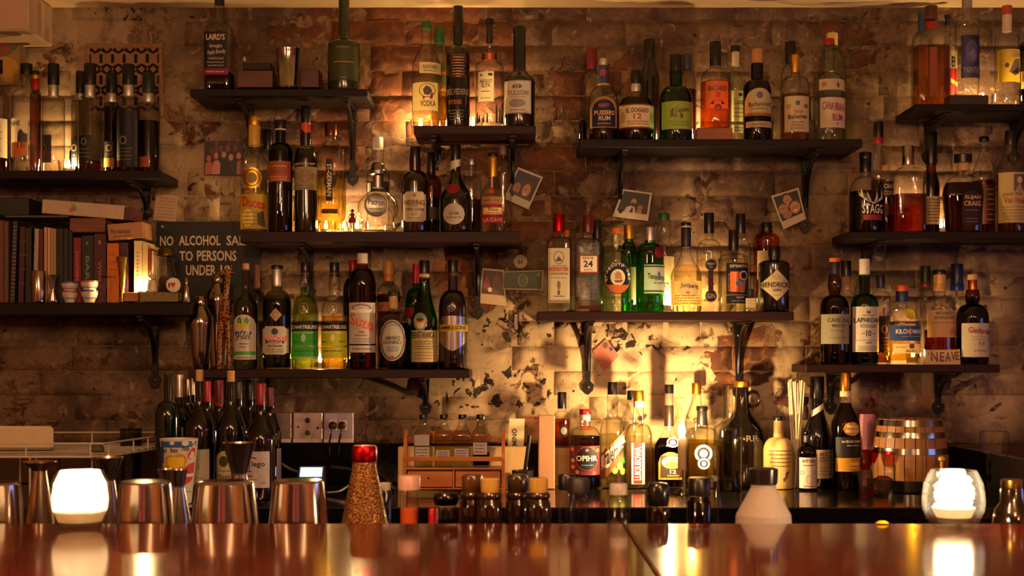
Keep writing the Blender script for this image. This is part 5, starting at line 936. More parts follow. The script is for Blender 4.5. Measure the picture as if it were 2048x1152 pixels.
# ---- left: wire rack, tray, glasses
t = thing('wire_rack', 'white coated wire dish rack on the left of the back counter', 'rack', (0, 0, 0)); wm = plas('#c8bca8', .4)
def wire(pts, r=.0022, nm='wire'):
    m = MB(); m.tube([(X(a, d), Y(d), Z(b, d)) for a, b, d in pts], r, wm, 6); m.build(nm, t)
zz_ = lambda y, D: y
def yat(z, D): return 715-(z-EY)*F/D
za, zb_ = CZ+.14, CZ+.085
FR = [(-60, 3.72), (208, 3.72), (311, 4.05)]; BR = [(-60, 4.2), (40, 4.27), (311, 4.28)]
for z_ in (Z(887, 3.72), Z(914, 3.72)):
    wire([(a, yat(z_, d), d) for a, d in FR], .003, 'rim_wire')
    wire([(a, yat(z_, d), d) for a, d in BR], .0025, 'rim_wire'); wire([(311, yat(z_, d), d) for d in (4.05, 4.28)], .0025, 'rim_wire')
for a, d in ((52, 3.72), (181, 3.72), (217, 3.75), (267, 3.91), (296, 4.0)): wire([(a, yat(Z(887, 3.72), d), d), (a, yat(Z(914, 3.72), d), d)], .0025, 'upright_wire')
for a, d in ((40, 4.27), (72, 4.27), (184, 4.28), (311, 4.06)): wire([(a, yat(Z(887, 3.72), d), d), (a, yat(CZ+.002, d), d)], .0028, 'upright_wire')
for a in (60, 205): wire([(a, yat(Z(914, 3.72), 3.76), 3.76), (a, yat(CZ+.002, 3.76), 3.76)], .003, 'foot_wire')
zs_ = Z(914, 3.72)
for i in range(9):
    d = 3.76+i*.055; wire([(-60, yat(zs_, d), d), (215+max(0, d-3.75)*260, yat(zs_, d), d)], .0016, 'base_wire')
m = MB(); h = .085; m.box((0, 0, 0), (PXL(190, 3.95), .018, PXL(48, 3.95)), plas('#d8c49c', .4), None, .009); tag(m.build('cutting_board', None, 40, (X(12, 3.95), Y(3.95), zs_+.002+PXL(24, 3.95)+.0016)), 'cream cutting board with rounded corners standing in the wire rack', 'board')
LT('tumbler', 'dark reflecting tumbler standing behind the right end of the wire rack', 'glass', 262, 4.18, CZ, [('glass_body', [(960, 38), (900, 42), (857, 43), (857, 40), (955, 34)], glass('smoke', .3), dict(c1=False))], y=1)
LT('tumbler', 'small upturned tumbler inside the wire rack', 'glass', 194, 3.9, zs_+.002, [('glass_body', [(914, 30), (905, 29), (893, 26), (890, 20)], glass('smoke', .3))], y=1)
# ---- wine bottles
def W(cx, wd, top, caps, neck, sh, lab, g='blk', lb=(), D=3.95, **kw): B('N', lab, cx, wd, top, caps, neck, sh, kw.pop('style', 'c'), g, None, lb, D=D, name='wine_bottle', **kw)
wb_ = pbr('#080507', .08, 0, .6, 0)
W(336, 52, 748, [(748, 752, 17, plas('#1c2c18', .4))], (802, 17), 836, 'green wine bottle at the left end of the wine group', 'dkg', opaque=pbr('#0a1608', .1, 0, .6, 0), style='r', D=4.0)
W(359, 50, 749, [(749, 797, 16, silv)], (812, 19), 840, 'wine bottle with silver capsule and white label, second from the left', lb=[('n', 347, 849, 371, 905, '#d8d0dc', [])], opaque=wb_, style='r', D=4.08)
W(376, 46, 758, [(758, 793, 11, metal('#a08878', .25))], (806, 15), 838, 'wine bottle with thin bronze silver capsule', opaque=wb_, D=4.2)
W(386, 44, 757, [(757, 792, 10, silv)], (806, 14), 838, 'wine bottle with narrow silver capsule just left of the first cork', opaque=wb_, D=4.27)
W(399, 56, 739, [(739, 765, 15, cork)], (800, 17), 860, 'opened red wine bottle with cork pushed in and cream label', lb=[('r', 390, 897, 422, 968, '#ddd4b8', [('@ring', 392, 908, 403, 922, '#8a8070', .8), ('@ring', 391, 924, 405, 938, '#8a8070', .8), ('@ring', 397, 928, 406, 936, '#8a8070', .8), ('@l', 393, 950, 414, 958, '#8a8070', 1)])], opaque=wb_, D=3.93)
W(415, 52, 762, [(762, 806, 15, plas('#b01432', .35))], (815, 17), 862, 'wine bottle with bright red capsule beside the first corked one', opaque=wb_, D=4.05)
W(438, 52, 760, [(760, 806, 20, plas('#6a1020', .4))], (815, 19), 862, 'wine bottle with maroon capsule and round red seal', lb=[('T', [('@o', 428, 790, 450, 812, '#b01838')])], opaque=wb_, D=4.125)
W(462, 56, 741, [(741, 766, 15, cork)], (800, 17), 860, 'opened wine bottle with printed cork and arched cream label', lb=[('a', 433, 900, 482, 975, '#d8cc9c', [('@o', 443, 910, 462, 932, '#3a3418'), ('@l', 440, 938, 470, 942, '#6a6240', 1), ('Pinot', 440, 946, 466, 955, '#5a5238', 3)])], opaque=pbr('#0b0d05', .08, 0, .6, 0), D=3.93)
W(478, 50, 764, [(764, 800, 15, plas('#3a3438', .4))], (812, 17), 862, 'wine bottle with grey capsule between cork and black neck', opaque=wb_, D=4.20)
W(500, 52, 760, [(760, 802, 18, plas('#12100f', .4))], (812, 18), 862, 'wine bottle with plain black neck left of the letter label bottle', opaque=wb_, D=4.275)
W(522, 62, 767, [(767, 811, 19, plas('#8a1c30', .35))], (820, 19), 880, 'red wine bottle with maroon capsule and white label with looping letters', lb=[('r', 496, 901, 543, 973, '#e4d8e0', [('@ring', 499, 904, 540, 970, '#b8a8b4', .6), ('@r', 503, 914, 505, 940, '#3a3034'), ('@p', [(499, 915), (506, 911), (519, 914), (519, 916), (506, 914)], '#3a3034'), ('lego', 509, 920, 535, 934, '#3a3034'), ('@r', 499, 940, 509, 942, '#3a3034'), ('Syrah', 500, 947, 512, 953, '#4a3c40'), ('@l', 499, 955, 522, 958, '#6a5a60', 1), ('@l', 526, 962, 536, 965, '#4a4048', 1)])], opaque=wb_, D=3.90)
W(541, 44, 775, [(775, 815, 15, plas('#5c1626', .4))], (822, 18), 870, 'wine bottle at the right end of the group showing a sliver of white label', lb=[('r', 552, 896, 566, 970, '#d8ccd8', [])], opaque=wb_, D=4.06)
# ---- festive mug
DM = 3.78; k = DM/F; r0 = 38*k
t = LT('paper_cup', 'tall white festive cup printed with a yellow bell and red ribbon', 'cup', 358, DM, CZ, [('cup_body', [(1006, 48), (1004, 50), (880, 75), (877, 77), (877, 73), (1000, 46)], plas('#d8cec4', .35), dict(c1=False))], y=1)
def PM(px, py, off):
    r = (25+(1004-py)/(1004-880)*12.6)*k; x = (px-358)*k; x = max(-r*.985, min(r*.985, x)); return (x, -math.sqrt(r*r-x*x)-off, Z(py, DM)-CZ)
m = MB(); bl = '#2c5a98'
for x in range(322, 395, 6): draw(m, [('@p', [(x, 893), (x+6, 893), (x+6, 881), (x, 881)], bl)], PM, .0006)
draw(m, [('@p', [(322, 881+i*11), (322, 892+i*11), (335-i*.5, 892+i*11), (335-i*.5, 881+i*11)], bl) for i in range(1, 4)], PM, .0005)
draw(m, [('@o', 348, 880, 358, 888, '#e0d4c0'), ('@o', 372, 880, 384, 890, '#e0d4c0'), ('ho', 331, 892, 341, 904, '#3a302c', 2), ('ho', 350, 893, 364, 903, '#3a302c'), ('ho', 373, 889, 385, 900, '#3a302c', -2)], PM, .0008)
draw(m, [('@p', [(338, 926), (337, 914), (345, 907), (356, 909), (366, 905), (376, 907), (381, 916), (379, 926)], '#c89010'), ('@p', [(340, 938), (338, 924), (379, 924), (376, 934)], '#c89010'), ('@p', [(346, 942), (340, 934), (376, 930), (366, 940)], '#c89010'), ('@p', [(343, 928), (343, 916), (352, 911), (364, 912), (374, 912), (376, 920), (374, 930), (356, 937)], '#e8c428')], PM, .0012)
draw(m, [('@p', [(382, 906), (390, 893), (393, 896), (392, 912), (386, 918), (382, 914)], '#b81c1c'), ('@p', [(376, 934), (384, 926), (393, 922), (392, 944), (384, 946), (376, 944)], '#b81c1c'), ('@p', [(366, 968), (374, 952), (390, 952), (384, 962), (372, 970)], '#b81c1c'), ('@p', [(370, 948), (390, 946), (390, 950), (372, 951)], '#e0d0c0'), ('@l', 372, 980, 386, 984, '#5a7a88', 1)], PM, .0013)
m.build('printed_picture', t, 0)
# ---- small dark things: name card, figure, ornaments
def pcard(name, label, cat, pts, mat, items, group=None, y=-.0052, D=None, th=.0012):
    """flat card on the wall, pts four photo corners (tl, tr, br, bl); items in card space 0..100 x 0..100"""
    D = D or (DW+y); cx = sum(p[0] for p in pts)/4; cy_ = sum(p[1] for p in pts)/4; x0, z0 = X(cx, D), Z(cy_, D)
    t = thing(name, label, cat, (x0, y, z0), group); q = [(X(a, D)-x0, Z(b, D)-z0) for a, b in pts]
    m = MB(); m.prism(q[::-1], 0, th, mat); m.build('card', t, 0)
    def P(u, v, off):
        u /= 100; v /= 100; tl, tr, br, bl = q
        return ((tl[0]*(1-u)+tr[0]*u)*(1-v)+(bl[0]*(1-u)+br[0]*u)*v, -off, (tl[1]*(1-u)+tr[1]*u)*(1-v)+(bl[1]*(1-u)+br[1]*u)*v)
    m = MB()
    for i, it in enumerate(items): draw(m, [it], P, .0004+.00012*i)
    if items: m.build('print', t, 0)
    return t
skin = '#a87858'
pcard('group_photo', 'unframed party photo of several people pinned left of the yellow neck bottle', 'photo', [(409, 282), (487, 282), (487, 350), (408, 350)], paper('#2a1210', 0),
  [('@r', 0, 0, 100, 100, '#2c1414'), ('@r', 28, 0, 34, 40, '#7a2c30'), ('@r', 60, 4, 66, 30, '#6a2028')]+[('@o', x-6, y, x+6, y+20, c) for x, y, c in ((12, 42, '#a85848'), (30, 34, '#b07058'), (50, 30, skin), (68, 38, skin), (88, 34, '#a86a58'), (20, 20, '#5c2a28'), (42, 12, '#6a3430'), (60, 12, '#703c34'), (80, 10, '#5c2c2c'))]+
  [('@p', [(2, 98), (4, 66), (14, 60), (22, 66), (22, 98)], '#b05a48'), ('@p', [(20, 98), (24, 60), (34, 56), (42, 64), (40, 98)], '#c07c68'), ('@p', [(40, 100), (42, 60), (50, 52), (60, 60), (62, 100)], '#15100f'), ('@p', [(64, 100), (62, 64), (70, 60), (80, 66), (84, 100)], '#1c1412'), ('@p', [(82, 98), (84, 62), (92, 56), (98, 62), (98, 98)], '#8a4c3c')])
def polaroid(label, pts, items): pcard('instant_photo', label, 'photo', pts, paper('#cfc0a4', 0), [('@r', 6, 6, 94, 78, '#1a1413')]+items, 'instant photos pinned to the wall', y=-.0165)
polaroid('tilted instant photo of two faces pinned just left of the rum shelf', [(1036, 334), (1086, 354), (1057, 419), (1008, 397)], [('@o', 10, 30, 43, 66, '#2a1a12'), ('@o', 14, 40, 41, 76, '#a86c4c'), ('@o', 45, 26, 82, 62, '#33211a'), ('@o', 48, 34, 79, 74, '#b87c58'), ('@l', 20, 54, 37, 58, '#4a2c20', 1), ('@l', 54, 50, 74, 54, '#4a2c20', 1), ('@o', 58, 62, 70, 66, '#e0c8b0'), ('@p', [(12, 78), (20, 68), (60, 72), (80, 68), (90, 78)], '#3a2820')])
polaroid('instant photo of a bearded person crossed by a bracket, between the gin and rum shelves', [(1246, 378), (1304, 386), (1296, 442), (1225, 433)], [('@o', 36, 22, 58, 42, '#241812'), ('@o', 38, 28, 56, 52, '#a87454'), ('@o', 62, 42, 82, 60, '#2a1a14'), ('@o', 40, 42, 54, 56, '#2c1c14'), ('@p', [(26, 78), (30, 60), (42, 54), (54, 58), (60, 78)], '#b8aca0'), ('@p', [(42, 78), (46, 58), (50, 62), (52, 78)], '#1c1614'), ('@o', 62, 48, 80, 66, '#98623f'), ('@p', [(62, 78), (64, 62), (76, 64), (78, 78)], '#a87050')])
polaroid('instant photo of a cluster of faces pinned beside the gin shelf top right', [(1542, 392), (1597, 375), (1612, 438), (1567, 459)], [('@o', 30, 4, 66, 34, '#2c1c14'), ('@o', 34, 10, 66, 46, '#b8845c'), ('@o', 6, 26, 42, 54, '#3a241a'), ('@o', 8, 32, 44, 62, '#b07a54'), ('@o', 50, 30, 92, 58, '#4a3020'), ('@o', 50, 36, 90, 72, '#c08c64'), ('@l', 42, 24, 58, 30, '#5a3424', 1), ('@o', 60, 60, 76, 65, '#e8d0b8'), ('@o', 16, 54, 52, 77, '#a87050'), ('@l', 16, 40, 36, 50, '#5a3424', 1), ('@l', 58, 48, 82, 58, '#5a3424', 1)])
pcard('pinned_photo', 'instant photo partly under the banknote beside the purple black bottle', 'photo', [(965, 536), (1008, 540), (1013, 612), (957, 606)], paper('#c8b08c', 0), [('@r', 6, 5, 94, 72, '#4a2c24'), ('@o', 12, 30, 40, 62, '#8a4034'), ('@o', 30, 52, 48, 66, '#e0c8a8'), ('@p', [(45, 72), (50, 20), (70, 12), (92, 40), (92, 72)], '#6a4c38'), ('@o', 18, 22, 30, 34, '#a82830')], y=-.0056)
pcard('banknote', 'one framed green banknote pinned left of the tall cream label gin', 'banknote', [(1007, 543), (1087, 540), (1086, 581), (1006, 579)], paper('#b09470', 0), [('@r', 2, 5, 96, 92, '#3c4634'), ('@ring', 36, 18, 62, 82, '#8a8a64', 4), ('@o', 42, 28, 56, 72, '#5c6248'), ('@l', 8, 18, 34, 80, '#7a7c58', 4), ('@l', 66, 18, 92, 80, '#7a7c58', 4), ('1', 86, 12, 90, 30, '#9a9870')], y=-.0078)
tk = thing('wall_sticker', 'small round pale sticker above the banknote', 'sticker', (X(1041, 4.39), -.0052, Z(523, 4.39)))
m = MB(); m.lathe([(.022, 0), (.022, .001)], paper('#a08878', 0), 22, M=Matrix.Rotation(math.pi/2, 4, 'X')); m.build('disc', tk, 0)
m = MB(); k = 4.39/F; draw(m, [('@p', [(-5, 4), (-4, -5), (-1, -1), (0, 4)], K), ('@p', [(1, 4), (2, -4), (5, 0), (4, 4)], K)], lambda a, b, off: (a*k, -.0012-off, -b*k), .0002); m.build('print', tk, 0)
pcard('pink_card', 'pink membership card stuck diagonally under the gin shelf', 'card', [(1212, 677), (1238, 711), (1208, 742), (1186, 703)], paper('#c86c58', 0), [('@o', 6, 10, 34, 40, '#5a4438'), ('@r', 42, 4, 60, 20, '#28386a'), ('@l', 12, 46, 88, 90, '#9a4438', 5)], y=-.0055)
pcard('pinned_note', 'handwritten paper note pinned above the black alcohol sign', 'note', [(313, 387), (356, 392), (351, 444), (306, 440)], paper('#c8a884', 0), [('@l', 10, 8, 92, 92, '#6a5040', 7)], y=-.0056)
# sign
sg = [(313, 443), (519, 443), (519, 602), (313, 602)]
t = pcard('wall_sign', 'black sign with cream capitals forbidding alcohol sale to persons under age', 'sign', sg, plas('#0b0908', .6), [], y=-.014, th=.008)
m = MB(); D = DW-.014; cx, cy_ = 416, 522.5; x0, z0 = X(cx, D), Z(cy_, D); P = lambda px, py, off: (X(px, D)-x0, -off, Z(py, D)-z0)
SC = '#d8c4a0'
SLN = [('NO', 320, 472, 347, 492, SC), ('ALCOHOL', 358, 471, 441, 491, SC), ('SALE', 453, 471, 500, 491, SC), ('TO', 359, 502, 386, 522, SC), ('PERSONS', 394, 501, 473, 522, SC), ('UNDER', 372, 530, 432, 551, SC), ('18', 441, 530, 460, 551, SC)]
for a_, b_ in ((0, 3), (3, 5), (5, 7)):
    m = MB(); draw(m, SLN[a_:b_], P, .0006); m.build('lettering', t, 0)
m = MB()
draw(m, [('@o', 322, 450, 328, 456, '#8a8070'), ('@o', 504, 450, 510, 456, '#8a8070')], P, .0006); m.build('screw_heads', t, 0)
# bottle opener on the wall
t = thing('bottle_opener', 'steel bottle opener screwed to the wall under the banknote', 'opener', (X(1032, 4.38), -.004, Z(650, 4.38)))
m = MB(); m.box((0, -.006, .01), (.016, .010, .055), metal('#8a847c', .25), None, .003); m.build('plate', t, 0)
m = MB(); m.tube([(-.006, -.012, .005), (-.018, -.022, -.002), (-.018, -.024, -.022), (-.004, -.016, -.032), (.006, -.012, -.028)], .003, metal('#a8a098', .2), 8); m.build('jaw', t)
# framed picture top left
t = pcard('framed_picture', 'framed colourful picture cut off in the upper left corner', 'picture', [(-60, 72), (48, 78), (46, 168), (-60, 172)], woodm('#6a5038', '#8a6a4a', .5), [('@r', 2, 6, 92, 94, '#9a7a30'), ('@o', 30, 10, 80, 40, '#7a5a28'), ('@o', 60, 16, 74, 30, '#a04438'), ('@o', 76, 12, 88, 26, '#4a7050'), ('@o', 40, 40, 90, 86, '#b88c2c'), ('@o', 4, 50, 50, 92, '#8a6428')], y=-.022, th=.015)
# bottle name card
t = thing('name_card', 'small cream card handwritten NEAVE on the whisky shelf', 'card', (X(1887, 4.2), Y(4.2), SH['K'][0])); k = 4.2/F; h = PXL(29, 4.2)
m = MB(); m.prism([(-35*k, 0), (34*k, 0), (34*k, h), (-35*k, h*.98)][::-1], 0, .0008, paper('#d8b888', .1), Matrix.Rotation(math.radians(-8), 4, 'X'))
m.prism([(-35*k, 0), (34*k, 0), (34*k, h), (-35*k, h*.98)][::-1], .014, .0148, paper('#c8a878', .1), Matrix.Rotation(math.radians(8), 4, 'X')); m.build('folded_card', t, 0)
m = MB(); draw(m, [("N", 1862, 702, 1876, 722, '#6a3c24', -2), ("E", 1880, 703, 1889, 722, '#6a3c24'), ('A', 1891, 703, 1902, 722, '#6a3c24'), ('V', 1903, 702, 1911, 721, '#6a3c24'), ('E', 1911, 702, 1919, 719, '#6a3c24'), ("'", 1857, 704, 1859, 710, '#6a3c24')], lambda px, py, off: ((px-1887)*k, -.0012-off+.14*(728-py)*k*0+(728-py)*k*.14, (728-py)*k), .0006); m.build('lettering', t, 0)
# ---- book shelf C
zc_ = SH['C'][0]
def book(label, x0, x1, yt, mat, lean=0, band=None, pages='#d8c8a0', Df=4.20, depth=.15, yb=604, soft=False):
    k = Df/F; h = (yb-yt)*k; wd = (x1-x0)*k-.0008; t = thing('book', label, 'book', (X((x0+x1)/2, Df), Y(Df), zc_), 'books on the low left shelf'); t.rotation_euler = (0, math.radians(lean), 0)
    if lean: t.location.z += abs(math.sin(math.radians(lean)))*wd/2
    m = MB(); c = .0018 if wd > .009 else .0009
    m.box((0, .001, h/2), (wd, .002, h), mat); m.box((-wd/2+c/2, depth/2+.002, h/2), (c, depth, h), mat); m.box((wd/2-c/2, depth/2+.002, h/2), (c, depth, h), mat); m.build('cover', t, 0)
    m = MB(); m.box((0, depth/2+.001, h/2), (max(wd-2*c-.0003, .001), depth-.006, h-.006), paper(pages, 0)); m.build('pages', t, 0)
    if band:
        m = MB(); draw(m, band, lambda px, py, off: ((px-(x0+x1)/2)*k, -off, (yb-py)*k), .0004); m.build('spine_print', t, 0)
cl = lambda h: pbr(h, .55, 0, 0, .15, 60)
book('tan book cut by the left picture edge', -14, 7, 440, cl('#6a3c24')); book('thin tan book second from the left edge', 8, 17, 441, cl('#5a4028'))
book('slim leaning book with spotted grey spine', 20, 29, 441, cl('#2c2622'), 2.2, [('@l', 21, 448, 29, 600, '#8a8070', 20)]); book('leaning dark red book beside the spotted spine', 36, 47, 452, cl('#3c0c12'), 1.5, [('@r', 36, 480+i*28, 49, 482+i*28, '#6a3830') for i in range(4)])
book('dark green cloth book beside the leaning red one', 51, 63, 455, cl('#161c16')); book('white spiral bound notebook among dark books', 65, 74, 456, cl('#a89890'), 1.5, [('@l', 65, 460, 68, 590, '#2a2420', 24)])
book('thin crimson book right of the spiral notebook', 79, 86, 459, cl('#5c1018'))
for i, (a, b) in enumerate(((88, 94), (95, 101), (102, 107), (107.5, 112))): book(('first of four cream magazine spines', 'second of four cream magazine spines', 'third of four cream magazine spines', 'last of four cream magazine spines')[i], a, b, 453+i, cl(('#b89468', '#c8a478', '#b08c60', '#a88860')[i]))
book('black book right of the cream magazines', 113, 127, 456, cl('#12100e')); book('charcoal book with dark ribbed spine', 128, 136, 456, cl('#1e1c1a')); book('black paperback left of the bright red book', 137, 145, 460, cl('#100e0e'))
book('bright red hardback titled in pale capitals', 147, 162, 474, cl('#7a0e16'), 0, [('COCKTAILS', 152, 500, 157, 560, '#c87060', -90)]); book('dark green hardback with pale title', 163, 187, 470, cl('#101a16'), 0, [('BAR', 171, 510, 179, 560, '#6a7a6a', -90), ('@o', 172, 482, 177, 488, '#6a7a6a')])
book('maroon hardback with gold dot', 188, 212, 466, cl('#420a12'), 0, [('WINES', 196, 520, 203, 575, '#9a5048', -90), ('@o', 197, 478, 202, 488, '#a86a38')]); book('orange yellow hardback with brown print', 214, 238, 485, cl('#c86c10'), 0, [('@l', 219, 500, 233, 560, '#7a3c10', 4)])
book('purple hardback right of the orange one', 240, 256, 484, cl('#3a0e20')); book('cream hardback standing in front of the shelf candle glow', 268, 284, 480, cl('#e0cc94'), 0, [('@l', 273, 500, 279, 560, '#8a6a40', 8)])
book('thinner cream book right of the cream hardback', 285, 296, 487, cl('#dcc080')); book('thin red book near the end of the row', 297, 302, 496, cl('#8a1c18')); book('last thin cream book of the row', 303, 308, 500, cl('#c8b080'))
def slab(name, label, cat, x0, x1, y0, y1, mat, D=4.22, dep=.12, rz=0, ry=0, extra=None, bev=.002, z=None, group=None):
    k = D/F; t = thing(name, label, cat, (X((x0+x1)/2, D), Y(D)+dep/2-.02, Z((y0+y1)/2, D)), group, rz); t.rotation_euler = (0, math.radians(ry), math.radians(rz))
    m = MB(); m.box((0, 0, 0), ((x1-x0)*k, dep, (y1-y0)*k), mat, bev=bev); m.build('body', t, 0)
    if extra:
        m = MB(); draw(m, extra, lambda px, py, off: ((px-(x0+x1)/2)*k, -dep/2-off, ((y0+y1)/2-py)*k), .0006); m.build('print', t, 0)
    return t
slab('storage_box', 'dark storage box lying on the leftmost books', 'box', -40, 62, 397, 432, cl('#15110f'), dep=.12)
slab('magazine', 'thin grey magazine lying across the tops of the books', 'magazine', 14, 140, 432, 436, cl('#5a5040'), dep=.14)
slab('cigar_box', 'small brown wooden box on top of the middle books', 'box', 143, 214, 437, 466, woodm('#5a2c14', '#7a4020', .5), dep=.10)
slab('binder', 'pale lever binder with a flower emblem lying on top of the books', 'binder', 88, 252, 406, 434, cl('#b8a28c'), dep=.13, ry=4.5, extra=[('@o', 139, 410, 147, 420, '#c89a28'), ('@o', 147, 410, 155, 420, '#7a9a3c'), ('@o', 143, 418, 151, 428, '#b84a38'), ('@o', 150, 415, 157, 425, '#4a8a8a')])
slab('binder', 'maroon end of a second binder behind the pale one', 'binder', 252, 268, 416, 442, cl('#4a1420'), dep=.12, ry=4.5)
slab('kraft_box', 'brown kraft box with handwriting tilted on the orange and purple books', 'box', 219, 290, 447, 480, cl('#a8784c'), dep=.1, ry=-5, extra=[('No bananas', 226, 458, 264, 467, '#4a3020', -2), ('@l', 228, 469, 268, 476, '#4a3020', 1)])
# things in front of the books
DC = 4.19
steel = metal('#a89c90', .18)
LT('steel_cup', 'tall plain steel cup in front of the leaning books', 'cup', 77, 4.185, zc_, [('cup_body', [(604, 26), (602, 27), (543, 29), (542, 28), (600, 24)], steel, dict(c1=False))], y=1)
LT('jigger', 'small steel jigger on the book shelf left of the painted bowls', 'jigger', 106, 4.185, zc_, [('cup_body', [(604, 22), (602, 23), (580, 10), (578, 10), (552, 20), (550, 21), (550, 18), (576, 8)], steel, dict(c1=False))], y=1)
def bowl(cx, yb, yt, w_, label, stripe, zb=None):
    D = 4.19; k = D/F; t = thing('painted_bowl', label, 'bowl', (X(cx, D), Y(D)-.0, zb if zb is not None else zc_), 'painted bowls on the book shelf'); h = (yb-yt)*k; w_ *= k/2
    m = MB(); m.lathe([(w_*.6, 0), (w_*.62, h*.12), (w_*.8, h*.3), (w_*.98, h*.7), (w_, h), (w_*.93, h), (w_*.6, h*.2)], plas('#c8bcae', .25), 24, cap1=False); m.build('bowl_body', t)
    m = MB(); m.lathe([(w_*1.004, h*.86), (w_*1.01, h*.99)], plas(stripe, .3), 24, cap0=False, cap1=False); m.lathe([(w_*.70, h*.2), (w_*.86, h*.38)], plas('#8a2c20' if stripe != '#a83c28' else '#20305c', .3), 24, cap0=False, cap1=False); m.build('painted_band', t)
    return h
h1 = bowl(140, 604, 581, 32, 'lower bowl of the left painted stack', '#a83c28'); h2 = bowl(140, 583, 562, 35, 'upper bowl with blue rim in the left painted stack', '#28387a', zc_+h1-.004)
h1 = bowl(179, 604, 579, 34, 'lower bowl of the right painted stack', '#28387a'); bowl(179, 581, 560, 36, 'upper bowl with red rim in the right painted stack', '#a83c28', zc_+h1-.004)
t = LT('glass_jug', 'small ornate clear glass urn with two handles and a knob lid', 'ornament', 213, 4.2, zc_, [('glass_body', [(604, 22), (601, 20), (594, 8), (588, 14), (575, 22), (562, 20), (556, 12), (553, 18)], glass('clear', .3)), ('lid', [(553, 20), (549, 16), (545, 5), (542, 5), (538, 7), (534, 3)], glass('clear', .3))], y=1)
for s in (-1, 1):
    m = MB(); k = 4.2/F; m.tube([(s*9*k, 0, Z(556, 4.2)-zc_), (s*17*k, 0, Z(550, 4.2)-zc_), (s*18*k, 0, Z(562, 4.2)-zc_), (s*11*k, 0, Z(570, 4.2)-zc_)], .0022, glass('clear', .3), 6); m.build('handle', t)
LT('brass_vase', 'waisted brass vase lit from behind on the book shelf', 'vase', 245, 4.2, zc_, [('vase_body', [(604, 15), (601, 14), (585, 8), (572, 10), (535, 18), (514, 25), (513, 22), (560, 8)], metal('#a08838', .25), dict(c1=False))], y=1)
slab('wood_offcut', 'small tan wooden offcut below the cream books', 'block', 251, 280, 585, 603.5, woodm('#8a5428', '#a86c38', .5), D=4.2, dep=.04)
slab('mossy_plinth', 'mottled olive plinth carrying the rabbit and the jar', 'plinth', 283, 358, 585, 604, pbr('#7a6c3c', .8, 0, 0, .5, 120, .6), D=4.19, dep=.055)
zp = zc_+PXL(19, 4.19)
t = thing('rabbit_figurine', 'white china rabbit sitting upright on the olive plinth', 'figurine', (X(303, 4.18), Y(4.18)+.008, zp)); wm2 = plas('#d8c4ac', .35)
m = MB(); m.lathe([(.010, 0), (.0165, .004), (.017, .02), (.012, .036), (.006, .044)], wm2, 16, .8); m.ball((0, -.003, .049), .0115, wm2, 14, 8, (1, 1.1, .9)); m.ball((-.012, -.006, .006), .007, wm2, 10, 6, (1, 1.5, .7)); m.ball((.012, -.006, .006), .007, wm2, 10, 6, (1, 1.5, .7)); m.build('body', t)
for s in (-1, 1):
    m = MB(); m.ball((s*.005, .004, .062), .004, wm2, 8, 6, (1, .6, 2.2)); m.build('ear', t)
    m = MB(); m.ball((s*.0045, -.0145, .051), .0013, blk, 6, 5); m.build('eye', t)
t = LT('glass_jar', 'clear lidded glass jar on the olive plinth in front of the sign', 'jar', 333, 4.2, zp, [('glass_body', [(584, 34), (580, 38), (545, 36), (525, 28), (518, 36), (512, 38)], glass('clear', .3)), ('lid', [(512, 40), (503, 38), (497, 30), (496, 10)], metal('#6a5c40', .25)), ('contents', [(582, 30), (560, 32), (552, 20)], liquid('#b8a040', .3))], y=1)
t = thing('badge', 'round white badge with a red heart leaning on the jar', 'badge', (X(347, 4.165), Y(4.165), zp+.002)); k = 4.165/F
m = MB(); m.lathe([(.0205, 0), (.0225, .002), (.021, .005), (.010, .006)], plas('#d8c8b8', .3), 24, M=Matrix.Translation((0, .0, .0215)) @ Matrix.Rotation(math.pi/2, 4, 'X')); m.build('disc', t)
m = MB(); draw(m, [('I', -9, -4, -6, 5, K), ('@p', [(0, 5), (-5, -1), (-4, -5), (-1, -5), (0, -3), (1, -5), (4, -5), (5, -1)][::-1], '#b81418')], lambda a, b, off: (a*k, -.0065-off, .0215-b*k), .0004); m.build('print', t, 0)
LT('silver_flask', 'tiny silver pepper pot at the right end of the book shelf', 'shaker', 373, 4.19, zc_, [('pot_body', [(604, 16), (600, 17), (575, 15), (568, 8)], steel), ('lid', [(568, 10), (560, 9), (555, 3)], steel)], y=1)
# ---- high left shelf
za_ = SH['A'][0]
slab('leather_case', 'brown case lying behind the steel cup on the high left shelf', 'box', 476, 548, 143, 177.5, woodm('#4a2010', '#643018', .5), D=4.26, dep=.08)
slab('dark_tin', 'flat dark tin on top of the brown case', 'tin', 488, 545, 129, 142.5, pbr('#1c1210', .3, .4), D=4.26, dep=.07)
LT('silver_bead', 'small silver ring piece on the end of the dark tin', 'ornament', 489, 4.22, Z(129, 4.26)+.0015, [('ring', [(128, 5), (124, 8), (118, 7), (113, 3)], silv)], y=1)
slab('red_case', 'small reddish case right of the steel cup', 'box', 602, 640, 141, 177.5, woodm('#3c120c', '#541c12', .5), D=4.26, dep=.08)
LT('julep_cup', 'polished fluted steel julep cup on the high left shelf', 'cup', 576, 4.215, za_, [('cup_body', [(178, 42), (175, 44), (172, 40), (104, 46), (100, 48), (98, 48), (98, 45), (170, 37)], metal('#9a928a', .12), dict(c1=False))], y=1)
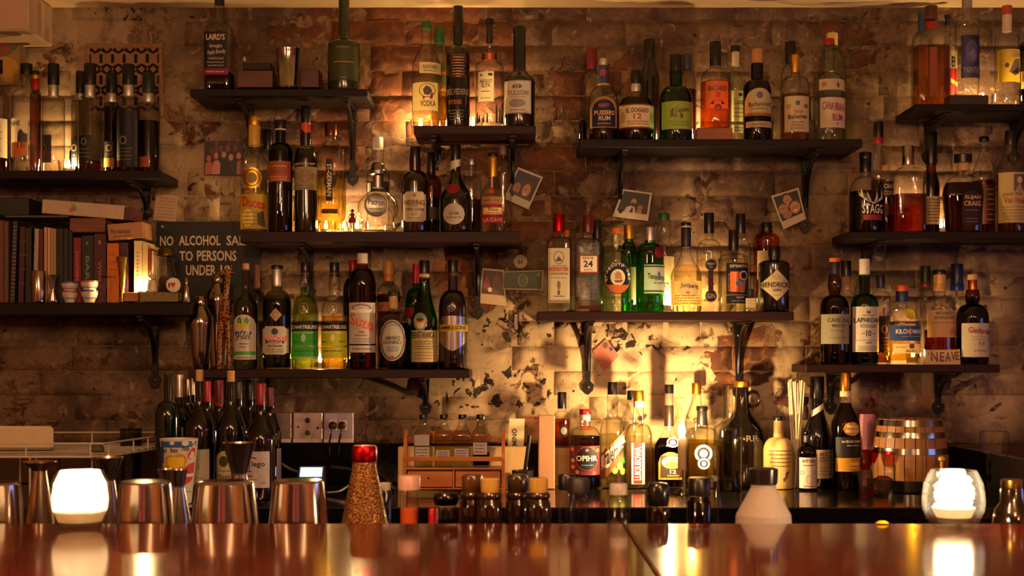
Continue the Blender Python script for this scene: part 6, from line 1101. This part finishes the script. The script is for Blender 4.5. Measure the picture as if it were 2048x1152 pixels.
# ---- red doll between bottles
t = thing('doll', 'tiny red dressed figurine standing right of the fluted glowing bottle', 'figurine', (X(704, 4.2), Y(4.21), SH['D'][0])); k = 4.2/F; rd = plas('#8a1418', .4)
m = MB(); m.lathe([(9*k, 19*k), (7*k, 26*k), (3.5*k, 31*k), (5*k, 37*k), (2*k, 39*k)], rd, 14, .7); m.tube([(-5*k, 0, 36*k), (-8*k, 0, 30*k), (-6*k, -.003, 27*k)], .0014, rd, 6); m.tube([(5*k, 0, 36*k), (7*k, 0, 31*k), (6*k, -.003, 27*k)], .0014, rd, 6); m.build('dress', t)
m = MB(); m.ball((0, 0, 42*k), 3.2*k, plas('#a87850', .5), 12, 8); m.build('head', t)
m = MB(); m.lathe([(4*k, 41*k), (3.6*k, 44*k), (1*k, 47*k)], plas('#3a1410', .6), 12); m.build('hair', t)
for s in (-1, 1):
    m = MB(); m.tube([(s*3*k, 0, 0), (s*2.4*k, 0, 10*k), (s*2.6*k, 0, 20*k)], .0016, plas('#3a2018', .5), 6); m.build('leg', t)
# ---- shakers
def shaker(cx, D, y0, yb, s, label):
    f = lambda y: y0+(y-593)*s
    LT('cocktail_shaker', label, 'shaker', cx, D, SH['E'][0], [
      ('tumbler', [(739, 28*s), (737, 30*s), (700, 37*s), (655, 44*s), (648, 46*s), (646, 46*s)] if s == 1 else [(739, 30), (700, 38), (f(648), 44*s), (f(646), 44*s)], metal('#a89c94', .15)),
      ('strainer_top', [(f(646), 47*s), (f(643), 47*s), (f(634), 44*s), (f(622), 34*s), (f(613), 22*s), (f(611), 21*s)], metal('#a09488', .15)),
      ('cap', [(f(611), 24*s), (f(608), 25*s), (f(595), 23*s), (f(593), 20*s)], metal('#a89c94', .13))], 'cocktail shakers', y=1)
shaker(402, 4.235, 593, 737, 1, 'bright steel cocktail shaker at the left end of its shelf'); shaker(437, 4.34, 548, 737, 1.02, 'taller steel shaker behind the spotted giraffe')
# ---- giraffe
t = thing('giraffe_figurine', 'carved wooden giraffe with black spots between shaker and deer label bottle', 'figurine', (X(448, 4.2), Y(4.215), SH['E'][0])); k = 4.2/F
def gmat():
    if 'gir' in MC: return MC['gir']
    m, n, o = nt('giraffe_coat'); L = n.links.new; tc = nd(n, 'ShaderNodeTexCoord'); v = nd(n, 'ShaderNodeTexVoronoi', feature='DISTANCE_TO_EDGE'); v.inputs['Scale'].default_value = 95; L(tc.outputs['Object'], v.inputs['Vector'])
    c = nd(n, 'ShaderNodeValToRGB'); c.color_ramp.elements[0].position = .10; c.color_ramp.elements[1].position = .16; c.color_ramp.elements[0].color = (*lin('#a06018'), 1); c.color_ramp.elements[1].color = (*lin('#1a0c04'), 1); L(v.outputs[0], c.inputs[0])
    b = nd(n, 'ShaderNodeBsdfPrincipled'); b.inputs['Roughness'].default_value = .4; L(c.outputs[0], b.inputs['Base Color']); L(b.outputs[0], o.inputs[0]); MC['gir'] = m; return m
G = gmat(); g = lambda y: (739-y)*k
m = MB(); m.tube([(2*k, .006, g(640)), (1*k, .002, g(600)), (4*k, -.002, g(570)), (8*k, -.004, g(545))], 1, G, 10, rs=[.016, .012, .009, .008])
m.tube([(-2*k, .030, g(652)), (-2*k, .020, g(640)), (0, .004, g(632)), (0, -.004, g(640))], 1, G, 12, rs=[.012, .021, .023, .018])
m.tube([(9*k, .004, g(546)), (4*k, -.006, g(541)), (-6*k, -.012, g(546)), (-12*k, -.016, g(550))], 1, G, 10, rs=[.007, .009, .007, .0055]); m.build('body', t)
for s, yy in ((-1, -.006), (1, -.006), (-1, .032), (1, .032)):
    m = MB(); m.tube([(s*6*k, yy, g(640)), (s*9*k, yy, g(690)), (s*11*k, yy-.002, g(737.5))], 1, G, 8, rs=[.011, .0085, .0075]); m.build('leg', t)
for s in (-1, 1):
    m = MB(); m.tube([(8*k+s*3*k, -.002, g(544)), (8*k+s*4*k, -.002, g(530))], .0022, G, 6); m.build('horn', t)
    m = MB(); m.ball((8*k+s*6*k, .002, g(545)), .004, G, 8, 6, (1.4, .5, 1)); m.build('ear', t)
# ---- tealights behind the bottles
tealight('tealight between the black capsule bottles on the far left shelf', 137, 'B', 4.30)
tealight('tealight behind the animal head vodka on the short lit shelf', 841, 'F', 4.352)
tealight('tealight between the tall black bottle and the etched square one', 946, 'F', 4.33)
tealight('tealight at the foot of the fluted bottle', 652, 'D', 4.345); tealight('tealight glowing behind the red doll', 714, 'D', 4.335)
tealight('tealight left of the glowing orange rum', 1394, 'G', 4.30); tealight('tealight behind the animal head vodka on the highest right shelf', 1966, 'I', 4.28)
tealight('tealight between the bright green gin and the broad lit gin', 1338, 'H', 4.27); tealight('tealight behind the gin with two round labels', 1384, 'H', 4.345)
tealight('tealight between handwritten label bottle and the wide flask', 1882, 'J', 4.30)
tealight('tealight behind the blue label whisky', 1826, 'K', 4.31, w_=30); tealight('tealight between the two black banner liqueurs', 640, 'E', 4.335)
t = tealight('tealight burning on the olive plinth beside the cream books', 288, zp, 4.175+.02, w_=18, hh=.016)
# ---- things behind the bar, from left to right
DL_ = 1.80
def tin(cx, w0, w1, y0, label, D=1.80):
    s = D/1.8; LT('shaker_tin', label, 'shaker tin', cx, D, LZ, [('tin_body', [(yat(LZ+.0005, D), w1*1.16), (yat(LZ+.005, D), w1*1.15), (1047, w1), (y0+10, w0), (y0+4, w0*.985), (y0, w0*.90), (y0-.5, w0*.4)], metal('#b0a49c', .13))], 'upturned shaker tins behind the bar', n=40, y=1)
tin(-14, 108, 118, 964, 'upturned steel shaker tin cut by the left picture edge'); tin(290, 104, 118, 962, 'upturned steel shaker tin right of the left bar candle')
tin(449, 118, 134, 962, 'upturned steel shaker tin in front of the large jigger, widest one'); tin(596, 104, 118, 960, 'upturned steel shaker tin beside the red capped glitter bottle')
def jig(cx, D, pts, label, mt=None): LT('jigger', label, 'jigger', cx, D, LZ, [('cup_body', [(yat(LZ, D), 52)]+[(y, w_) for y, w_ in pts], mt or metal('#a89880', .18), dict(c1=False))], 'jiggers behind the bar', y=1)
jig(80, 1.98, [(1040, 56), (945, 26), (941, 26), (924, 66), (922, 66), (922, 60), (940, 22)], 'wide flared jigger left of the left bar candle')
jig(215, 1.98, [(1040, 52), (962, 30), (957, 30), (916, 62), (914, 62), (914, 58), (955, 26)], 'steel jigger rising behind the left bar candle', steel)
jig(334, 2.05, [(1040, 46), (977, 24), (972, 22), (940, 40), (938, 40), (938, 36), (972, 18)], 'small brass toned jigger in front of the festive cup')
jig(356, 2.0, [(1040, 52), (975, 26), (970, 26), (940, 38), (939, 38), (939, 34), (970, 22)], 'steel jigger overlapping the festive cup', steel)
jig(478, 2.06, [(1040, 60), (950, 32), (944, 32), (887, 64), (885, 65), (885, 61), (940, 26)], 'large steel jigger standing in front of the wine bottles', steel)
# glitter textured bottle
def glit():
    m, n, o = nt('gold_bumpy_glass'); L = n.links.new; tc = nd(n, 'ShaderNodeTexCoord'); v = nd(n, 'ShaderNodeTexVoronoi'); v.inputs['Scale'].default_value = 330; L(tc.outputs['Object'], v.inputs['Vector'])
    c = nd(n, 'ShaderNodeValToRGB'); c.color_ramp.elements[0].position = .1; c.color_ramp.elements[1].position = .5; c.color_ramp.elements[0].color = (*lin('#e0b458'), 1); c.color_ramp.elements[1].color = (*lin('#8a5020'), 1); L(v.outputs[0], c.inputs[0])
    b = nd(n, 'ShaderNodeBsdfPrincipled'); b.inputs['Roughness'].default_value = .12; b.inputs['Transmission Weight'].default_value = .45; b.inputs['Metallic'].default_value = .25; L(c.outputs[0], b.inputs['Base Color'])
    bp = nd(n, 'ShaderNodeBump'); bp.inputs['Strength'].default_value = .8; bp.inputs['Distance'].default_value = .003; L(v.outputs[0], bp.inputs['Height']); L(bp.outputs[0], b.inputs['Normal']); L(b.outputs[0], o.inputs[0]); return m
LT('shaker_bottle', 'red capped conical bottle with golden speckled body', 'bottle', 729, 1.86, LZ, [('glass_body', [(yat(LZ, 1.86), 96), (1060, 96), (1047, 93), (1010, 78), (970, 62), (935, 48), (922, 46)], glit()), ('cap', [(924, 46), (921, 50), (896, 49), (891, 44), (890, 20)], metal('#b8141c', .3))], GRP['L'], y=1)
LT('vial', 'clear vial with pale cap just behind the golden speckled bottle', 'vial', 770, 1.95, LZ, [('glass_body', [(yat(LZ, 1.95), 26), (985, 26), (978, 20)], glass('clear')), ('cap', [(980, 22), (966, 22), (965, 16)], plas('#a89c90', .4))], GRP['L'], y=1)
def vial(cx, D, w0, ytop, ycap, wc, label, capm, gl=None, liqd=None, neckw=None, nm='dropper_bottle', dome=0, sh=0):
    nw = neckw or w0*.8; yb = yat(LZ, D); parts = [('glass_body', [(yb, w0*.94), (yb-4, w0), (ycap+14+sh, w0), (ycap+8+sh*.4, nw*1.08), (ycap+2, nw)], gl or glass('clear', .1))]
    if liqd: parts.append(('liquid', [(yb-5, w0*.9), (liqd[0], w0*.9)], liqd[1]))
    cp = [(ycap+1, wc), (ytop+3, wc), (ytop, wc*.9), (ytop-.4, wc*.3)] if not dome else [(ycap+1, wc*.9), (ycap-8, wc), (ytop+8, wc), (ytop+2, wc*.85), (ytop, wc*.5)]
    parts.append(('cap', cp, capm)); LT(nm, label, 'bottle', cx, D, LZ, parts, GRP['L'], y=1)
opal = liquid('#d8c8c8', .2)
vial(818, 1.83, 38, 951, 978, 44, 'dropper bottle with pinkish cap and bright orange filling', plas('#b89080', .35), glass('clear', .1), (1016, pbr('#b84c14', .4)), 34)
vial(892, 1.82, 50, 984, 1008, 50, 'low jar with domed silver black lid', metal('#3a3634', .15), glass('clear', .1), None, 44, 'condiment_jar', 1)
LT('red_stopper', 'small bright red cap standing beside the low jar', 'cap', 866, 1.88, LZ, [('cap_body', [(yat(LZ, 1.88), 22), (1019, 18), (1017, 16)], plas('#c01020', .3))], GRP['L'], y=1)
for cx, yt, lab, cm in ((944, 949, 'brown dasher bottle with round brown glass stopper left of the rack post', '#4a2c14'), (980, 956, 'brown dasher bottle with pale gold stopper in front of the rack post', '#b89040'), (1035, 949, 'brown dasher bottle with round dark stopper, third of the four', '#33200f'), (1077, 956, 'brown dasher bottle with pale gold stopper at the right of the four', '#b89040')):
    LT('dasher_bottle', lab, 'bottle', cx, 1.84 if yt == 949 else 1.80, LZ, [('glass_body', [(yat(LZ, 1.82), 56), (1047, 53), (1018, 51), (1004, 47), (998, 39), (985, 39)], pbr('#170a04', .07, 0, .6, 0)), ('neck_ring', [(998, 41), (994, 46), (988, 46), (984, 40)], pbr('#2a1508', .08, 0, .6, 0)), ('stopper', [(986, 34), (980, 41), (yt+6, 41), (yt+1, 37), (yt-1, 20)] if yt == 949 else [(986, 34), (982, 37), (yt+14, 38), (yt+2, 39), (yt, 34)], pbr(cm, .2, 0, .5, .1, 30))], GRP['L'], y=1)
vial(1133, 1.92, 34, 948, 978, 34, 'small clear vial with dull black cap, rear one of the black capped pair', blk, None, None, 28, 'vial')
vial(1157, 1.84, 38, 956, 984, 44, 'small clear vial with wide ridged black cap, front one of the pair', plas('#1c1614', .5), None, None, 34, 'vial')
vial(1237, 1.82, 44, 967, 988, 36, 'clear glass vial with frosted clear cap', plas('#a8a094', .3), None, (1040, liquid('#e8e0d0', .5)), 34, 'vial')
vial(1316, 1.83, 46, 965, 1010, 44, 'pinkish bottle with domed black cap and pale top', plas('#0f0d0d', .2), glass('clear', .1), (1018, liquid('#d8a088', .1)), 40, 'dropper_bottle', 1)
vial(1398, 1.86, 48, 955, 990, 44, 'brown dropper bottle with ribbed black cap', blk, glass('brown', .1), (1000, liquid('#5a1c08', .3)), 38)
vial(1428, 1.98, 20, 952, 960, 18, 'slim clear tube right of the brown dropper bottle', plas('#4a4440', .3), None, None, 16, 'vial')
LT('salt_flask', 'frosted angular salt flask with wide black lid', 'flask', 1527, 1.82, LZ, [('flask_body', [(yat(LZ, 1.82), 60), (1140, 64), (1080, 104), (1047, 112), (1029, 109), (975, 50), (969, 50)], paper('#cfc0b0', .45), dict(sm=18)), ('lid', [(970, 48), (966, 56), (942, 58), (938, 58), (936, 50)], plas('#1a1513', .2))], GRP['L'], y=1)
LT('bitters_bottle', 'dark bottle with gold screw cap at the right edge of the bar', 'bottle', 2024, 1.84, LZ, [('glass_body', [(yat(LZ, 1.84), 78), (1045, 76), (1018, 66), (1005, 46), (980, 44), (974, 40)], pbr('#140c04', .07, 0, .6, 0)), ('cap', [(978, 40), (974, 42), (960, 42), (958, 38)], metal('#b08c48', .25))], GRP['L'], y=1)
m = MB(); m.lathe([(.006, 0), (.009, .0012), (.004, .004)], pbr('#e0b020', .4), 9, .6); tag(m.build('lemon_peel', None, 0, (X(1750, 1.76), Y(1.726), BZ+.0003)), 'small yellow scrap of lemon peel on the far edge of the bar top', 'peel')
# ---- two glowing votives on the bar
def votive(cx, D, label, frost):
    zb = BZ; k = D/F; yb = yat(BZ, D); t = thing('votive_candle', label, 'candle', (X(cx, D), Y(D), zb), 'votive candles on the bar'); h = (yb-941)*k; R_ = 61*k
    body = [(R_*.60, 0), (R_*.64, .002), (R_*.80, h*.12), (R_*.97, h*.32), (R_*1.0, h*.52), (R_*.93, h*.78), (R_*.76, h*.97), (R_*.74, h)]
    inner = [(r-.003, z+(.010 if i < 2 else 0)) for i, (r, z) in enumerate(body)]
    gm = nt('lit_votive_glass')[0]; nn = gm.node_tree; g0 = glass('clear', .12, .03).node_tree
    tr = nd(nn, 'ShaderNodeBsdfTransparent'); tr.inputs[0].default_value = (.93, .92, .88, 1); gl = nd(nn, 'ShaderNodeBsdfGlossy'); gl.inputs['Roughness'].default_value = .05
    tl = nd(nn, 'ShaderNodeBsdfTranslucent'); tl.inputs[0].default_value = (.9, .85, .75, 1); lw = nd(nn, 'ShaderNodeLayerWeight'); pw = nd(nn, 'ShaderNodeMath', operation='POWER'); pw.inputs[1].default_value = 4
    vo = nd(nn, 'ShaderNodeTexVoronoi'); vo.inputs['Scale'].default_value = 120; tc_ = nd(nn, 'ShaderNodeTexCoord'); bb = nd(nn, 'ShaderNodeBump'); bb.inputs['Strength'].default_value = .4; bb.inputs['Distance'].default_value = .002
    K_ = nn.links.new; K_(tc_.outputs['Object'], vo.inputs['Vector']); K_(vo.outputs[0], bb.inputs['Height']); K_(bb.outputs[0], gl.inputs['Normal'])
    lw.inputs[0].default_value = .5; K_(lw.outputs['Facing'], pw.inputs[0]); m1 = nd(nn, 'ShaderNodeMixShader'); ma = nd(nn, 'ShaderNodeMath', operation='MULTIPLY_ADD'); ma.inputs[1].default_value = .06; ma.inputs[2].default_value = .006; K_(pw.outputs[0], ma.inputs[0])
    m2 = nd(nn, 'ShaderNodeMixShader'); K_(ma.outputs[0], m1.inputs[0]); K_(tr.outputs[0], m1.inputs[1]); K_(tl.outputs[0], m1.inputs[2]); m2.inputs[0].default_value = .08; K_(m1.outputs[0], m2.inputs[1]); K_(gl.outputs[0], m2.inputs[2])
    K_(m2.outputs[0], [x for x in nn.nodes if x.type == 'OUTPUT_MATERIAL'][0].inputs[0])
    m = MB(); m.lathe(body+inner[::-1], gm, 40, cap1=False); m.build('glass_holder', t)
    if frost:
        m = MB(); m.lathe([(max(r-.0012, .001), z) for r, z in inner[1:]], paper('#f6ead8', .6), 32, cap0=False, cap1=False); m.build('frosted_lining', t)
    zw = h*.36 if not frost else h*.40
    m = MB(); m.lathe([(R_*.55, .014), (R_*.70, zw), (R_*.64, zw+.001)], paper('#fff4dc', .6), 28); m.build('wax', t)
    m = MB(); m.lathe(flame_prof(.022 if not frost else .017, .038, zw+.002), emit('votive_flame', (1, .74, .44), 150), 12); m.build('flame', t)  # flame widened so the mesh also stands for the overexposed glow around it
    m = MB(); m.tube([(0, 0, zw), (0, 0, zw+.009)], .0008, blk, 5); m.build('wick', t)
votive(160, 1.685, 'round frosted glass votive blazing at the left of the bar', True); votive(1907, 1.685, 'round bubbly clear glass votive with white candle at the right of the bar', False)
